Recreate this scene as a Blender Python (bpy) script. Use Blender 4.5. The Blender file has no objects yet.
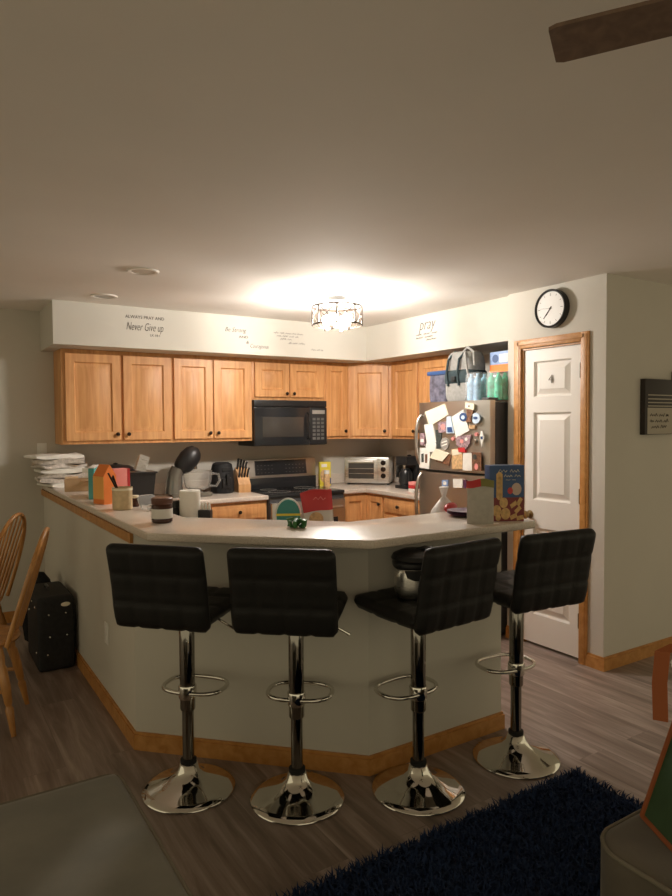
import bpy, bmesh, math, random
from mathutils import Vector, Matrix
random.seed(7)
SC = bpy.context.scene
COL = SC.collection
PI = math.pi
R = math.radians

# ------------------------------------------------------------------ materials
def new_mat(name):
    m = bpy.data.materials.new(name); m.use_nodes = True
    nt = m.node_tree; b = nt.nodes['Principled BSDF']
    return m, nt, b
def plain(name, col, rough=.5, metal=0, spec=.5, noise=0.0, scale=30, bump=0.0, trans=0, ior=1.45, alpha=1, coat=0, sheen=0):
    m, nt, b = new_mat(name)
    b.inputs['Base Color'].default_value = (*col, 1)
    b.inputs['Roughness'].default_value = rough
    b.inputs['Metallic'].default_value = metal
    b.inputs['Specular IOR Level'].default_value = spec
    b.inputs['Transmission Weight'].default_value = trans
    b.inputs['IOR'].default_value = ior
    b.inputs['Alpha'].default_value = alpha
    b.inputs['Coat Weight'].default_value = coat
    b.inputs['Sheen Weight'].default_value = sheen
    if noise or bump:
        tc = nt.nodes.new('ShaderNodeTexCoord'); n = nt.nodes.new('ShaderNodeTexNoise')
        n.inputs['Scale'].default_value = scale; n.inputs['Detail'].default_value = 5
        nt.links.new(tc.outputs['Object'], n.inputs['Vector'])
        if noise:
            r = nt.nodes.new('ShaderNodeValToRGB')
            r.color_ramp.elements[0].color = (*[max(0, c*(1-noise)) for c in col], 1)
            r.color_ramp.elements[1].color = (*[min(1, c*(1+noise)) for c in col], 1)
            r.color_ramp.elements[0].position = .3; r.color_ramp.elements[1].position = .7
            nt.links.new(n.outputs['Fac'], r.inputs['Fac']); nt.links.new(r.outputs['Color'], b.inputs['Base Color'])
        if bump:
            bp = nt.nodes.new('ShaderNodeBump'); bp.inputs['Strength'].default_value = bump; bp.inputs['Distance'].default_value = .01
            nt.links.new(n.outputs['Fac'], bp.inputs['Height']); nt.links.new(bp.outputs['Normal'], b.inputs['Normal'])
    return m
def wood(name, c0, c1, rough=.4, stretch=(14, 14, 1.2), scale=2.2, coat=.0):
    m, nt, b = new_mat(name)
    tc = nt.nodes.new('ShaderNodeTexCoord'); mp = nt.nodes.new('ShaderNodeMapping')
    mp.inputs['Scale'].default_value = stretch
    n = nt.nodes.new('ShaderNodeTexNoise'); n.inputs['Scale'].default_value = scale; n.inputs['Detail'].default_value = 7; n.inputs['Distortion'].default_value = .6
    r = nt.nodes.new('ShaderNodeValToRGB')
    r.color_ramp.elements[0].color = (*c0, 1); r.color_ramp.elements[1].color = (*c1, 1)
    r.color_ramp.elements[0].position = .3; r.color_ramp.elements[1].position = .72
    nt.links.new(tc.outputs['Object'], mp.inputs['Vector']); nt.links.new(mp.outputs['Vector'], n.inputs['Vector'])
    nt.links.new(n.outputs['Fac'], r.inputs['Fac']); nt.links.new(r.outputs['Color'], b.inputs['Base Color'])
    b.inputs['Roughness'].default_value = rough; b.inputs['Coat Weight'].default_value = coat
    return m
def emis(name, col, s):
    m, nt, b = new_mat(name)
    b.inputs['Base Color'].default_value = (*col, 1)
    b.inputs['Emission Color'].default_value = (*col, 1); b.inputs['Emission Strength'].default_value = s
    return m
def floor_mat():
    m, nt, b = new_mat('vinyl_plank')
    tc = nt.nodes.new('ShaderNodeTexCoord'); mp = nt.nodes.new('ShaderNodeMapping')
    mp.inputs['Rotation'].default_value = (0, 0, R(90))
    br = nt.nodes.new('ShaderNodeTexBrick'); br.offset = .37; br.squash = 1
    br.inputs['Scale'].default_value = 1; br.inputs['Brick Width'].default_value = 1.22; br.inputs['Row Height'].default_value = .18
    br.inputs['Mortar Size'].default_value = .0015; br.inputs['Bias'].default_value = 0
    br.inputs['Color1'].default_value = (.10, .10, .10, 1); br.inputs['Color2'].default_value = (.9, .9, .9, 1); br.inputs['Mortar'].default_value = (.0, .0, .0, 1)
    nt.links.new(tc.outputs['Object'], mp.inputs['Vector']); nt.links.new(mp.outputs['Vector'], br.inputs['Vector'])
    mp2 = nt.nodes.new('ShaderNodeMapping'); mp2.inputs['Scale'].default_value = (11, .9, 1)
    n = nt.nodes.new('ShaderNodeTexNoise'); n.inputs['Scale'].default_value = 1.7; n.inputs['Detail'].default_value = 8; n.inputs['Roughness'].default_value = .62; n.inputs['Distortion'].default_value = .7
    n.noise_dimensions = '4D'
    nt.links.new(tc.outputs['Object'], mp2.inputs['Vector']); nt.links.new(mp2.outputs['Vector'], n.inputs['Vector'])
    nt.links.new(br.outputs['Color'], n.inputs['W'])
    r = nt.nodes.new('ShaderNodeValToRGB')
    e = r.color_ramp.elements
    e[0].position = .28; e[0].color = (.14, .10, .08, 1); e[1].position = .74; e[1].color = (.52, .42, .37, 1)
    x = e.new(.5); x.color = (.29, .22, .185, 1)
    nt.links.new(n.outputs['Fac'], r.inputs['Fac'])
    mx = nt.nodes.new('ShaderNodeMixRGB'); mx.blend_type = 'MULTIPLY'; mx.inputs['Fac'].default_value = .28
    nt.links.new(r.outputs['Color'], mx.inputs['Color1']); nt.links.new(br.outputs['Color'], mx.inputs['Color2'])
    nt.links.new(mx.outputs['Color'], b.inputs['Base Color'])
    b.inputs['Roughness'].default_value = .37
    return m
def counter_mat():
    m, nt, b = new_mat('laminate')
    tc = nt.nodes.new('ShaderNodeTexCoord')
    n = nt.nodes.new('ShaderNodeTexNoise'); n.inputs['Scale'].default_value = 190; n.inputs['Detail'].default_value = 3
    r = nt.nodes.new('ShaderNodeValToRGB')
    r.color_ramp.elements[0].color = (.58, .505, .43, 1); r.color_ramp.elements[1].color = (.72, .635, .55, 1)
    r.color_ramp.elements[0].position = .35; r.color_ramp.elements[1].position = .62
    nt.links.new(tc.outputs['Object'], n.inputs['Vector']); nt.links.new(n.outputs['Fac'], r.inputs['Fac']); nt.links.new(r.outputs['Color'], b.inputs['Base Color'])
    b.inputs['Roughness'].default_value = .24
    return m
def brushed(name, col, rough):
    m, nt, b = new_mat(name)
    b.inputs['Base Color'].default_value = (*col, 1); b.inputs['Metallic'].default_value = 1
    tc = nt.nodes.new('ShaderNodeTexCoord'); mp = nt.nodes.new('ShaderNodeMapping'); mp.inputs['Scale'].default_value = (3, 3, 160)
    n = nt.nodes.new('ShaderNodeTexNoise'); n.inputs['Scale'].default_value = 3
    mr = nt.nodes.new('ShaderNodeMapRange'); mr.inputs['To Min'].default_value = rough*.8; mr.inputs['To Max'].default_value = rough*1.25
    nt.links.new(tc.outputs['Object'], mp.inputs['Vector']); nt.links.new(mp.outputs['Vector'], n.inputs['Vector'])
    nt.links.new(n.outputs['Fac'], mr.inputs['Value']); nt.links.new(mr.outputs['Result'], b.inputs['Roughness'])
    return m

WALL = (.58, .55, .485)
M = dict(
    wall=plain('wall_paint', WALL, .85, noise=.02, scale=3, bump=.02),
    ceil=plain('ceiling_paint', (.80, .76, .70), .9, noise=.02, scale=2, bump=.03),
    floor=floor_mat(), counter=counter_mat(),
    maple=wood('maple', (.53, .24, .083), (.72, .385, .155), .46),
    oak=wood('oak_trim', (.40, .17, .035), (.56, .28, .085), .42, stretch=(4, 4, 4), scale=5),
    oakc=wood('oak_chair', (.36, .155, .035), (.56, .27, .075), .35, stretch=(10, 10, 2), coat=.3),
    block=wood('block_wood', (.50, .26, .10), (.66, .38, .17), .5),
    door=plain('door_paint', (.80, .77, .72), .45),
    white=plain('white_plastic', (.78, .77, .73), .45),
    paper=plain('paper', (.80, .78, .72), .8, noise=.05, scale=20),
    cream=plain('cream_paper', (.80, .74, .58), .8),
    news=plain('newsprint', (.60, .55, .50), .9, noise=.22, scale=60),
    black=plain('black_plastic', (.018, .018, .019), .38),
    matte=plain('black_matte', (.014, .014, .015), .7, noise=.3, scale=40),
    leather=plain('black_leatherette', (.009, .0085, .008), .5, spec=.35, bump=.12, scale=160),
    glassblk=plain('black_glass', (.02, .021, .023), .12),
    ovenglass=plain('oven_glass', (.05, .045, .04), .1),
    bronze=plain('dark_bronze', (.03, .02, .014), .35, metal=.8),
    steel=brushed('stainless', (.52, .49, .45), .33),
    dsteel=brushed('dark_stainless', (.56, .53, .48), .36),
    lsteel=brushed('bright_stainless', (.72, .70, .66), .28),
    chrome=plain('chrome', (.66, .64, .59), .06, metal=1), dchrome=plain('chrome_dark_reflection', (.26, .245, .22), .08, metal=1),  # second chrome is darkened in colour, standing in for a dark room reflected in columns
    nickel=plain('brushed_nickel', (.38, .36, .33), .35, metal=1),
    fridgeside=plain('fridge_side', (.055, .055, .058), .5),
    bulb=emis('bulb_glow', (1.0, .935, .86), 350),
    clear=plain('clear_glass', (.92, .91, .88), .05, trans=.86, ior=1.25),
    textink=plain('soft_ink', (.10, .092, .085), .8),
    dullmark=plain('dull_marking', (.12, .12, .115), .6),
    film=plain('shrink_film', (.85, .87, .88), .15, alpha=.22),
    clearplastic=plain('clear_plastic', (.9, .9, .88), .12, trans=.85, ior=1.15),
    suede=plain('grey_suede', (.155, .145, .115), .95, noise=.14, scale=7, bump=.1, sheen=.3),
    suede2=plain('brown_suede', (.115, .098, .075), .95, noise=.16, scale=7, bump=.1, sheen=.2),
    seam=plain('seam_piping', (.19, .17, .13), .9),
    navy=plain('navy_shag', (.014, .032, .092), .95, noise=.35, scale=30),
    green=plain('tote_green', (.035, .075, .030), .8, noise=.15, scale=12),
    rust=plain('tote_rust', (.30, .085, .025), .75),
    fur=plain('black_fur', (.010, .010, .012), .95, noise=.3, scale=30),
    fabricgrey=plain('grey_fabric', (.30, .295, .28), .9, noise=.12, scale=40),
    fabricdark=plain('slate_fabric', (.035, .055, .062), .9, noise=.15, scale=40),
    stud=plain('stud', (.7, .68, .62), .25, metal=1),
    brass=plain('aged_brass', (.35, .25, .12), .35, metal=1),
    teal=plain('teal', (.10, .42, .40), .6), tealbag=plain('teal_pouch', (.045, .26, .24), .35),
    yellow=plain('yellow_print', (.75, .62, .06), .5), gold=plain('gold_print', (.70, .42, .10), .5),
    red=plain('red_print', (.50, .035, .04), .4), pink=plain('pink_print', (.75, .28, .26), .6),
    orange=plain('orange_card', (.80, .22, .04), .6), lorange=plain('light_orange_card', (.85, .42, .10), .6),
    kraft=plain('cardboard', (.46, .30, .16), .85, noise=.08, scale=20), lkraft=plain('cardboard_inside', (.58, .41, .25), .85),
    blue=plain('blue_print', (.030, .075, .20), .4), lblue=plain('light_blue_print', (.25, .36, .60), .5), sky=plain('sky_print', (.55, .68, .82), .5),
    purple=plain('purple_glaze', (.10, .035, .08), .3), cookie=plain('cookie_print', (.62, .40, .17), .7, noise=.2, scale=60),
    dcookie=plain('cookie_edge', (.22, .05, .05), .7), foil=plain('grey_pouch', (.42, .39, .34), .5, noise=.08, scale=40, bump=.15),
    wrapblue=plain('blue_wrap', (.28, .48, .66), .2, noise=.3, scale=25), wrapgreen=plain('green_wrap', (.04, .50, .30), .2, noise=.4, scale=25),
    bagplastic=plain('bag_plastic', (.82, .80, .78), .35, noise=.08, scale=40, bump=.3),
    leaf=plain('leaf_green', (.03, .14, .03), .4), ink=plain('ink', (.05, .045, .04), .8), greyink=plain('grey_ink', (.30, .28, .25), .8),
    brownp=plain('brown_photo', (.16, .075, .04), .5, noise=.5, scale=60), darkp=plain('dark_photo', (.045, .055, .05), .5, noise=.5, scale=60),
    warmp=plain('warm_photo', (.62, .40, .20), .5, noise=.3, scale=50), mixp=plain('mixed_photo', (.32, .22, .24), .5, noise=.6, scale=70),
    jarbrown=plain('brown_jar_glass', (.055, .018, .010), .12), lidbrown=plain('brown_lid', (.11, .045, .028), .4), label=plain('label_paper', (.66, .64, .60), .7),
    candle=plain('tan_label', (.60, .46, .27), .6, noise=.12, scale=40), signdark=plain('sign_dark', (.032, .025, .022), .6), signcream=plain('sign_cream', (.40, .36, .29), .7),
    clockface=plain('clock_face', (.80, .79, .76), .5), fan=wood('fan_blade_wood', (.12, .075, .05), (.20, .13, .09), .5),
    soil=plain('rubber', (.012, .012, .012), .8), pot=plain('enamel_black', (.02, .02, .021), .3), mixer=plain('mixer_grey', (.22, .205, .18), .2, metal=.6, coat=.3),
    recess=plain('recess_white', (.75, .72, .66), .5), recessin=plain('recess_inner', (.42, .39, .33), .35),
)

# ------------------------------------------------------------------ mesh builder
class MB:
    def __init__(s): s.v = []; s.f = []
    def add(s, vs, fs):
        o = len(s.v); s.v += [Vector(v) for v in vs]; s.f += [tuple(i+o for i in f) for f in fs]; return s
    def bm(s, b, mat=None):
        if mat is not None: bmesh.ops.transform(b, matrix=mat, verts=b.verts)
        b.verts.ensure_lookup_table(); b.verts.index_update()
        s.add([v.co.copy() for v in b.verts], [[v.index for v in f.verts] for f in b.faces]); b.free(); return s
    def box(s, x0, x1, y0, y1, z0, z1, bev=0, seg=2, rot=None, at=None):
        b = bmesh.new(); bmesh.ops.create_cube(b, size=1)
        bmesh.ops.scale(b, vec=(abs(x1-x0), abs(y1-y0), abs(z1-z0)), verts=b.verts)
        if bev: bmesh.ops.bevel(b, geom=b.edges[:], offset=bev, segments=seg, profile=.6, affect='EDGES', clamp_overlap=True)
        m = Matrix.Translation(((x0+x1)/2, (y0+y1)/2, (z0+z1)/2))
        if rot is not None: m = m @ rot
        return s.bm(b, m)
    def lathe(s, prof, c=(0, 0, 0), n=28, mat=None):   # prof: [(r,z)...]
        vs = []; fs = []
        for r, z in prof:
            for k in range(n):
                a = 2*PI*k/n; p = Vector((r*math.cos(a), r*math.sin(a), z))
                if mat is not None: p = mat @ p
                vs.append(p+Vector(c))
        for i in range(len(prof)-1):
            for k in range(n):
                a = i*n+k; b2 = i*n+(k+1) % n; fs.append((a, b2, b2+n, a+n))
        if prof[0] != prof[-1]: fs.append(tuple(reversed(range(n)))); fs.append(tuple(range((len(prof)-1)*n, len(prof)*n)))
        return s.add(vs, fs)
    def cyl(s, p0, p1, r0, r1=None, n=16):
        r1 = r0 if r1 is None else r1; p0 = Vector(p0); p1 = Vector(p1); d = p1-p0
        q = d.to_track_quat('Z', 'Y').to_matrix().to_4x4()
        return s.lathe([(r0, 0), (r1, d.length)], p0, n, q.to_3x3())
    def tube(s, pts, rad, n=10, closed=False):
        pts = [Vector(p) for p in pts]; N = len(pts); vs = []; fs = []
        rr = rad if isinstance(rad, (list, tuple)) else [rad]*N
        up = None
        for i, p in enumerate(pts):
            a = pts[(i-1) % N] if (closed or i > 0) else p; b2 = pts[(i+1) % N] if (closed or i < N-1) else p
            t = (b2-a).normalized()
            if up is None:
                up = Vector((0, 0, 1)) if abs(t.z) < .9 else Vector((1, 0, 0))
            x = up.cross(t); x = x.normalized() if x.length > 1e-6 else t.orthogonal().normalized()
            y = t.cross(x); up = y
            for k in range(n):
                an = 2*PI*k/n; vs.append(p+(x*math.cos(an)+y*math.sin(an))*rr[i])
        L = N if closed else N-1
        for i in range(L):
            for k in range(n):
                j = (i+1) % N; fs.append((i*n+k, i*n+(k+1) % n, j*n+(k+1) % n, j*n+k))
        if not closed: fs.append(tuple(reversed(range(n)))); fs.append(tuple(range((N-1)*n, N*n)))
        return s.add(vs, fs)
    def prism(s, poly, axis, a0, a1):   # poly in the two other axes; extruded along axis
        def mk(p, a):
            return {'z': (p[0], p[1], a), 'x': (a, p[0], p[1]), 'y': (p[0], a, p[1])}[axis]
        n = len(poly); vs = [mk(p, a0) for p in poly]+[mk(p, a1) for p in poly]
        fs = [tuple(reversed(range(n))), tuple(range(n, 2*n))]+[(i, (i+1) % n, n+(i+1) % n, n+i) for i in range(n)]
        return s.add(vs, fs)
    def sph(s, c, r, n=16, sc=(1, 1, 1)):
        b = bmesh.new(); bmesh.ops.create_uvsphere(b, u_segments=n, v_segments=max(6, n//2), radius=r)
        return s.bm(b, Matrix.Translation(c) @ Matrix.Diagonal((*sc, 1)))
    def xf(s, mat):
        s.v = [mat @ v for v in s.v]; return s
    def build(s, name, mat, parent=None, smooth=True, world=False, loc=None, ang=35):
        me = bpy.data.meshes.new(name)
        vs = s.v
        if world and parent is not None:
            inv = (Matrix.Translation(parent.location) @ parent.rotation_euler.to_matrix().to_4x4()).inverted()
            vs = [inv @ v for v in vs]
        if loc is not None: vs = [v-Vector(loc) for v in vs]
        use = sorted({i for f in s.f for i in f}); ix = {q: k for k, q in enumerate(use)}
        me.from_pydata([tuple(vs[q]) for q in use], [], [tuple(ix[q] for q in f) for f in s.f]); me.validate()
        b = bmesh.new(); b.from_mesh(me); bmesh.ops.recalc_face_normals(b, faces=b.faces); b.to_mesh(me); b.free()
        me.materials.append(M[mat] if isinstance(mat, str) else mat)
        if smooth:
            me.shade_smooth(); me.set_sharp_from_angle(angle=R(ang))
        o = bpy.data.objects.new(name, me); COL.objects.link(o)
        if parent is not None: o.parent = parent
        if loc is not None: o.location = loc
        return o
def tag(o, label, cat, group=None):
    o['label'] = label; o['category'] = cat
    if group: o['group'] = group
    return o
def thing(name, label, cat, loc=(0, 0, 0), rz=0, group=None):
    o = bpy.data.objects.new(name, None); COL.objects.link(o); o.empty_display_size = .05
    o.location = loc; o.rotation_euler = (0, 0, rz); return tag(o, label, cat, group)
def struct(name, mb, mat, smooth=False):
    o = mb.build(name, mat, smooth=smooth); o['kind'] = 'structure'; return o
def dup(root, loc, rz, label):
    r = root.copy(); COL.objects.link(r); r.location = loc; r.rotation_euler = (0, 0, rz); r['label'] = label
    for ch in root.children:
        c = ch.copy(); COL.objects.link(c); c.parent = r
        for g in ch.children:
            d = g.copy(); COL.objects.link(d); d.parent = c
    return r
def text_mb(s, size, mat4, shear=0, thick=.0008, sx=1.0):
    cu = bpy.data.curves.new('t', 'FONT'); cu.body = s; cu.size = size; cu.extrude = thick; cu.shear = shear; cu.offset = -.014*size if size > .045 else 0; cu.resolution_u = 3
    o = bpy.data.objects.new('t', cu); COL.objects.link(o)
    dg = bpy.context.evaluated_depsgraph_get(); me = bpy.data.meshes.new_from_object(o.evaluated_get(dg))
    mb = MB(); mb.add([v.co for v in me.vertices], [tuple(p.vertices) for p in me.polygons])
    bpy.data.objects.remove(o); bpy.data.curves.remove(cu); bpy.data.meshes.remove(me)
    w = max(v.x for v in mb.v)-min(v.x for v in mb.v)
    mb.xf(mat4 @ Matrix.Diagonal((sx, 1, 1, 1))); return mb, w*sx
def frame(o, ex, ey):   # matrix with local x along ex, y along ey, z their normal, at o
    ex = Vector(ex).normalized(); ey = Vector(ey).normalized(); ez = ex.cross(ey)
    return Matrix(((ex.x, ey.x, ez.x, o[0]), (ex.y, ey.y, ez.y, o[1]), (ex.z, ey.z, ez.z, o[2]), (0, 0, 0, 1)))
def scrawl(mb, fr, x0, x1, y, h, seed, t=.0012, word=.04):
    """an illegible written line: word-length runs of small upright strokes"""
    rnd = random.Random(seed); x = x0
    while x < x1-.3*word:
        w = min(x1-x, word*rnd.uniform(.5, 1.4)); pts = []; n = max(4, int(w/(h*.55)))
        for i in range(n+1): pts.append(fr @ Vector((x+w*i/n, y+(h*rnd.uniform(.55, 1) if i % 2 else h*rnd.uniform(0, .2)), t)))
        mb.tube(pts, t, 5); x += w+word*.3
    return mb

# ------------------------------------------------------------------ camera
cam = bpy.data.cameras.new('camera'); co = bpy.data.objects.new('camera', cam); COL.objects.link(co); SC.camera = co
yaw, pitch, roll = .5652, -.0376, -.006
f_ = Vector((math.sin(yaw)*math.cos(pitch), math.cos(yaw)*math.cos(pitch), math.sin(pitch)))
r_ = Vector((math.cos(yaw), -math.sin(yaw), 0)); u_ = r_.cross(f_)
r2 = math.cos(roll)*r_+math.sin(roll)*u_; u2 = -math.sin(roll)*r_+math.cos(roll)*u_
co.matrix_world = Matrix(((r2.x, u2.x, -f_.x, -3.5979), (r2.y, u2.y, -f_.y, -5.1278), (r2.z, u2.z, -f_.z, 1.5433), (0, 0, 0, 1)))
cam.sensor_fit = 'VERTICAL'; cam.sensor_height = 36; cam.lens = 36*662.98/896; cam.clip_start = .05

# ------------------------------------------------------------------ setting
struct('floor', MB().box(-7, 4, -7.5, .7, -.1, 0), 'floor')
struct('ceiling', MB().box(-7, 4, -7.5, .7, 2.44, 2.54), 'ceil')
struct('wall_back', MB().box(-7, .704, .584, .704, 0, 2.44), 'wall')
struct('wall_right', MB().box(.584, .704, -1.80, .584, 0, 2.44), 'wall')
# pantry wall, with the door opening, and its return beside the fridge alcove
b = MB().box(-.04, .07, -1.928, -1.80, 0, 2.44).box(-.04, .07, -2.59, -2.42, 0, 2.44).box(-.04, .07, -2.42, -1.928, 2.045, 2.44).box(.07, .704, -1.90, -1.80, 0, 2.44)
struct('wall_pantry', b, 'wall')
struct('wall_hall', MB().box(.07, 4, -2.59, -2.48, 0, 2.44), 'wall')
struct('wall_soffit', MB().prism([(-2.7454, 0), (0, 0), (0, -1.80), (.584, -1.80), (.584, .584), (-2.7454, .584)], 'z', 2.125, 2.44), 'wall')
# half wall under the bar
A = (-2.746, -1.997); B_ = (-1.953, -2.79); Cc = (-1.141, -2.79)
struct('wall_peninsula', MB().prism([(-2.746, .584), A, B_, Cc, (-1.141, -2.675), (-1.905, -2.675), (-2.631, -1.949), (-2.631, .584)], 'z', 0, 1.03), 'wall')
def offs(poly, d):   # offset an open polyline to its right-hand side
    out = []
    for i, p in enumerate(poly):
        ns = []
        for a, b2 in ((i-1, i), (i, i+1)):
            if a >= 0 and b2 < len(poly):
                e = Vector(poly[b2])-Vector(poly[a]); e.normalize(); ns.append(Vector((e.y, -e.x)))
        n = sum(ns, Vector((0, 0))); n = n.normalized(); k = 1/max(.3, n.dot(ns[0])); out.append(tuple(Vector(p)+n*d*k))
    return out
def strip(path, d0, d1, z0, z1):
    a = offs(path, d0); b2 = offs(path, d1); return MB().prism(a+b2[::-1], 'z', z0, z1)
pen = [(-2.746, .584), A, B_, Cc]
def base_profile(path):
    m = strip(path, .0, .014, 0, .072); m2 = strip(path, 0, .008, .072, .085); m.add(m2.v, m2.f); return m
struct('baseboard_peninsula', base_profile(pen+[(-1.141, -2.675)]), 'oak')
struct('baseboard_pantry', base_profile([(-.04, -2.475), (-.04, -2.59), (4, -2.59)]), 'oak')
struct('baseboard_alcove', base_profile([(-.04, -1.80), (-.04, -1.868)]), 'oak')
struct('baseboard_back', base_profile([(-7, .584), (-2.77, .584)]), 'oak')
# oak strip under the bar along the dining side
struct('trim_2', MB().box(-2.762, -2.746, -2.0, .584, .985, 1.03), 'oak')
# door casing
b = MB()
for (y0, y1, z0, z1) in ((-1.928, -1.868, 0, 2.107), (-2.478, -2.418, 0, 2.107), (-2.418, -1.928, 2.047, 2.107)):
    b.box(-.056, -.04, y0, y1, z0, z1, .004)
    if z0 == 0: b.box(-.06, -.05, y0+.012, y1-.028 if y0 > -2 else y1-.012, z0, z1-.012, .003)
    else: b.box(-.06, -.05, y0-.03, y1+.03, z0+.02, z1-.012, .003)
b.box(-.04, .07, -1.94, -1.928, 0, 2.047).box(-.04, .07, -2.42, -2.41, 0, 2.047).box(-.04, .07, -2.41, -1.94, 2.035, 2.047)
struct('trim_1', b, 'oak', True)

def raised(mb, x0, x1, z0, z1, y, depth=.010, bev=.028, sgn=-1):
    """recessed moulding with a raised field, facing -y, field flush at y"""
    a = [(x0, z0), (x1, z0), (x1, z1), (x0, z1)]
    def ring(i, yy): return [(x0+i, yy, z0+i), (x1-i, yy, z0+i), (x1-i, yy, z1-i), (x0+i, yy, z1-i)]
    rs = [ring(0, y), ring(.010, y+depth), ring(.018, y+depth), ring(.018+bev, y+.001)]
    vs = [p for r in rs for p in r]; fs = []
    for k in range(3):
        for i in range(4): fs.append((k*4+i, k*4+(i+1) % 4, k*4+4+(i+1) % 4, k*4+4+i))
    fs.append((12, 13, 14, 15)); mb.add(vs, fs)
def panel_leaf(w, h, panels, t=.02, depth=.010, bev=.028, edge=.003):
    """door leaf in local xz, front at y=0, with a list of raised panels (x0,x1,z0,z1)"""
    mb = MB(); xs = sorted({0, w, *[p[0] for p in panels], *[p[1] for p in panels]}); zs = sorted({0, h, *[p[2] for p in panels], *[p[3] for p in panels]})
    def inside(x, z): return any(p[0] < x < p[1] and p[2] < z < p[3] for p in panels)
    for i in range(len(xs)-1):
        for j in range(len(zs)-1):
            if not inside((xs[i]+xs[i+1])/2, (zs[j]+zs[j+1])/2):
                mb.add([(xs[i], 0, zs[j]), (xs[i+1], 0, zs[j]), (xs[i+1], 0, zs[j+1]), (xs[i], 0, zs[j+1])], [(0, 1, 2, 3)])
    for p in panels: raised(mb, *p, 0, depth, bev)
    # rounded rim and back
    e = edge
    def rr(i, y): return [(-i, y, -i), (w+i, y, -i), (w+i, y, h+i), (-i, y, h+i)]
    rs = [rr(0, 0), rr(e, e), rr(e, t)]; vs = [p for r in rs for p in r]; fs = []
    for k in range(2):
        for i in range(4): fs.append((k*4+i, k*4+(i+1) % 4, k*4+4+(i+1) % 4, k*4+4+i))
    fs.append((11, 10, 9, 8)); mb.add(vs, fs); return mb
# pantry door (structure) : leaf hinged on the right
leaf = panel_leaf(.466, 2.01, [(.08, .386, .20, .80), (.08, .386, .99, 1.585), (.08, .386, 1.69, 1.93)], .035, .018, .034, .001)
door = leaf.build('door_1', 'door', ang=25); door['kind'] = 'structure'
door.location = (-.028, -1.942, .022); door.rotation_euler = (0, 0, -PI/2)
for z in (.20, 1.0, 1.80):
    MB().box(.458, .476, -.012, .004, z, z+.09, .002).cyl((.468, -.012, z-.004), (.468, -.012, z+.094), .006).build('hinge', 'bronze', door)
k = MB(); k.lathe([(.028, 0), (.028, .006), (.012, .012), (.011, .03), (.024, .038), (.029, .052), (.022, .066), (.006, .07)], (0, 0, 0), 20, Matrix.Rotation(PI/2, 3, 'X'))
k.xf(Matrix.Translation((.055, 0, .885))).build('door_knob', 'brass', door)
lt, _ = text_mb('4', .08, frame((-.034, -2.15, 1.80), (0, -1, 0), (0, 0, 1)), thick=.003)
tag(lt.build('door_numeral', 'greyink'), 'small grey numeral 4 on the upper panel of the white pantry door', 'numeral')

# ------------------------------------------------------------------ cabinets
MW = 'maple'
def knob(x, z, parent, y=-.02):
    m = MB(); m.lathe([(.006, 0), (.006, .012), (.015, .017), (.016, .023), (.011, .029), (.003, .031)], (0, 0, 0), 14, Matrix.Rotation(PI/2, 3, 'X'))
    return m.xf(Matrix.Translation((x, y, z))).build('knob', 'bronze', parent)
def add_door(parent, x0, x1, z0, z1, kx, kz, name='door', b=.062):
    w = x1-x0; h = z1-z0; m = panel_leaf(w, h, [(b, w-b, b, h-b)], .02, .014, min(.034, (w-2*b)*.22))
    d = m.xf(Matrix.Translation((x0, -.021, z0))).build(name, MW, parent, ang=25)
    if kx is not None: knob(kx, kz, d, -.021)
    return d
def add_drawer(parent, x0, x1, z0, z1):
    m = MB().box(x0, x1, -.021, -.001, z0, z1, .006); m.box(x0+.03, x1-.03, -.024, -.02, z0+.03, z1-.03, .003)
    d = m.build('drawer', MW, parent); knob((x0+x1)/2, (z0+z1)/2, d, -.024); return d
G = 'maple wall cabinets under the soffit'
ZU, HU = 1.39, .734
def upper(label, x0, x1, z0, loc, rz, doors):
    t = thing('wall_cabinet', label, 'cabinet', loc, rz, G)
    MB().box(x0, x1, 0, .312, z0, ZU+HU, .002).build('cabinet_body', MW, t)
    for (a, b2, side) in doors:
        kx = a+.03 if side == 'l' else b2-.03
        add_door(t, a, b2, z0+.03, ZU+HU-.035, kx, z0+.075)
    return t
yb = .27
upper('leftmost two-door maple wall cabinet at the open end of the run', 0, .86, 0, (-2.65, yb, ZU), 0, []) if False else None
def upper_at(label, X0, X1, z0, spans):
    t = thing('wall_cabinet', label, 'cabinet', (X0, yb, z0), 0, G); h = ZU+HU-z0
    MB().box(0, X1-X0, 0, .312, 0, h, .002).build('cabinet_body', MW, t)
    for (a, b2, s) in spans:
        a -= X0; b2 -= X0
        add_door(t, a, b2, .03, h-.035, (b2-.03 if s == 'r' else a+.03), .075 if h > .5 else .06, b=.062 if b2-a > .25 else .05)
    return t
upper_at('tall maple wall cabinet at the left end of the run, wide apart doors', -2.65, -1.79, ZU, [(-2.622, -2.212, 'r'), (-2.186, -1.80, 'l')])
upper_at('tall maple wall cabinet directly left of the microwave, knobs side by side', -1.79, -1.06, ZU, [(-1.772, -1.436, 'r'), (-1.422, -1.074, 'l')])
upper_at('short wide maple wall cabinet above the black microwave', -1.06, -.302, 1.755, [(-1.032, -.692, 'r'), (-.678, -.33, 'l')])
upper_at('narrow single-door maple wall cabinet just right of the microwave', -.302, -.026, ZU, [(-.288, -.055, 'r')])
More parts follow.
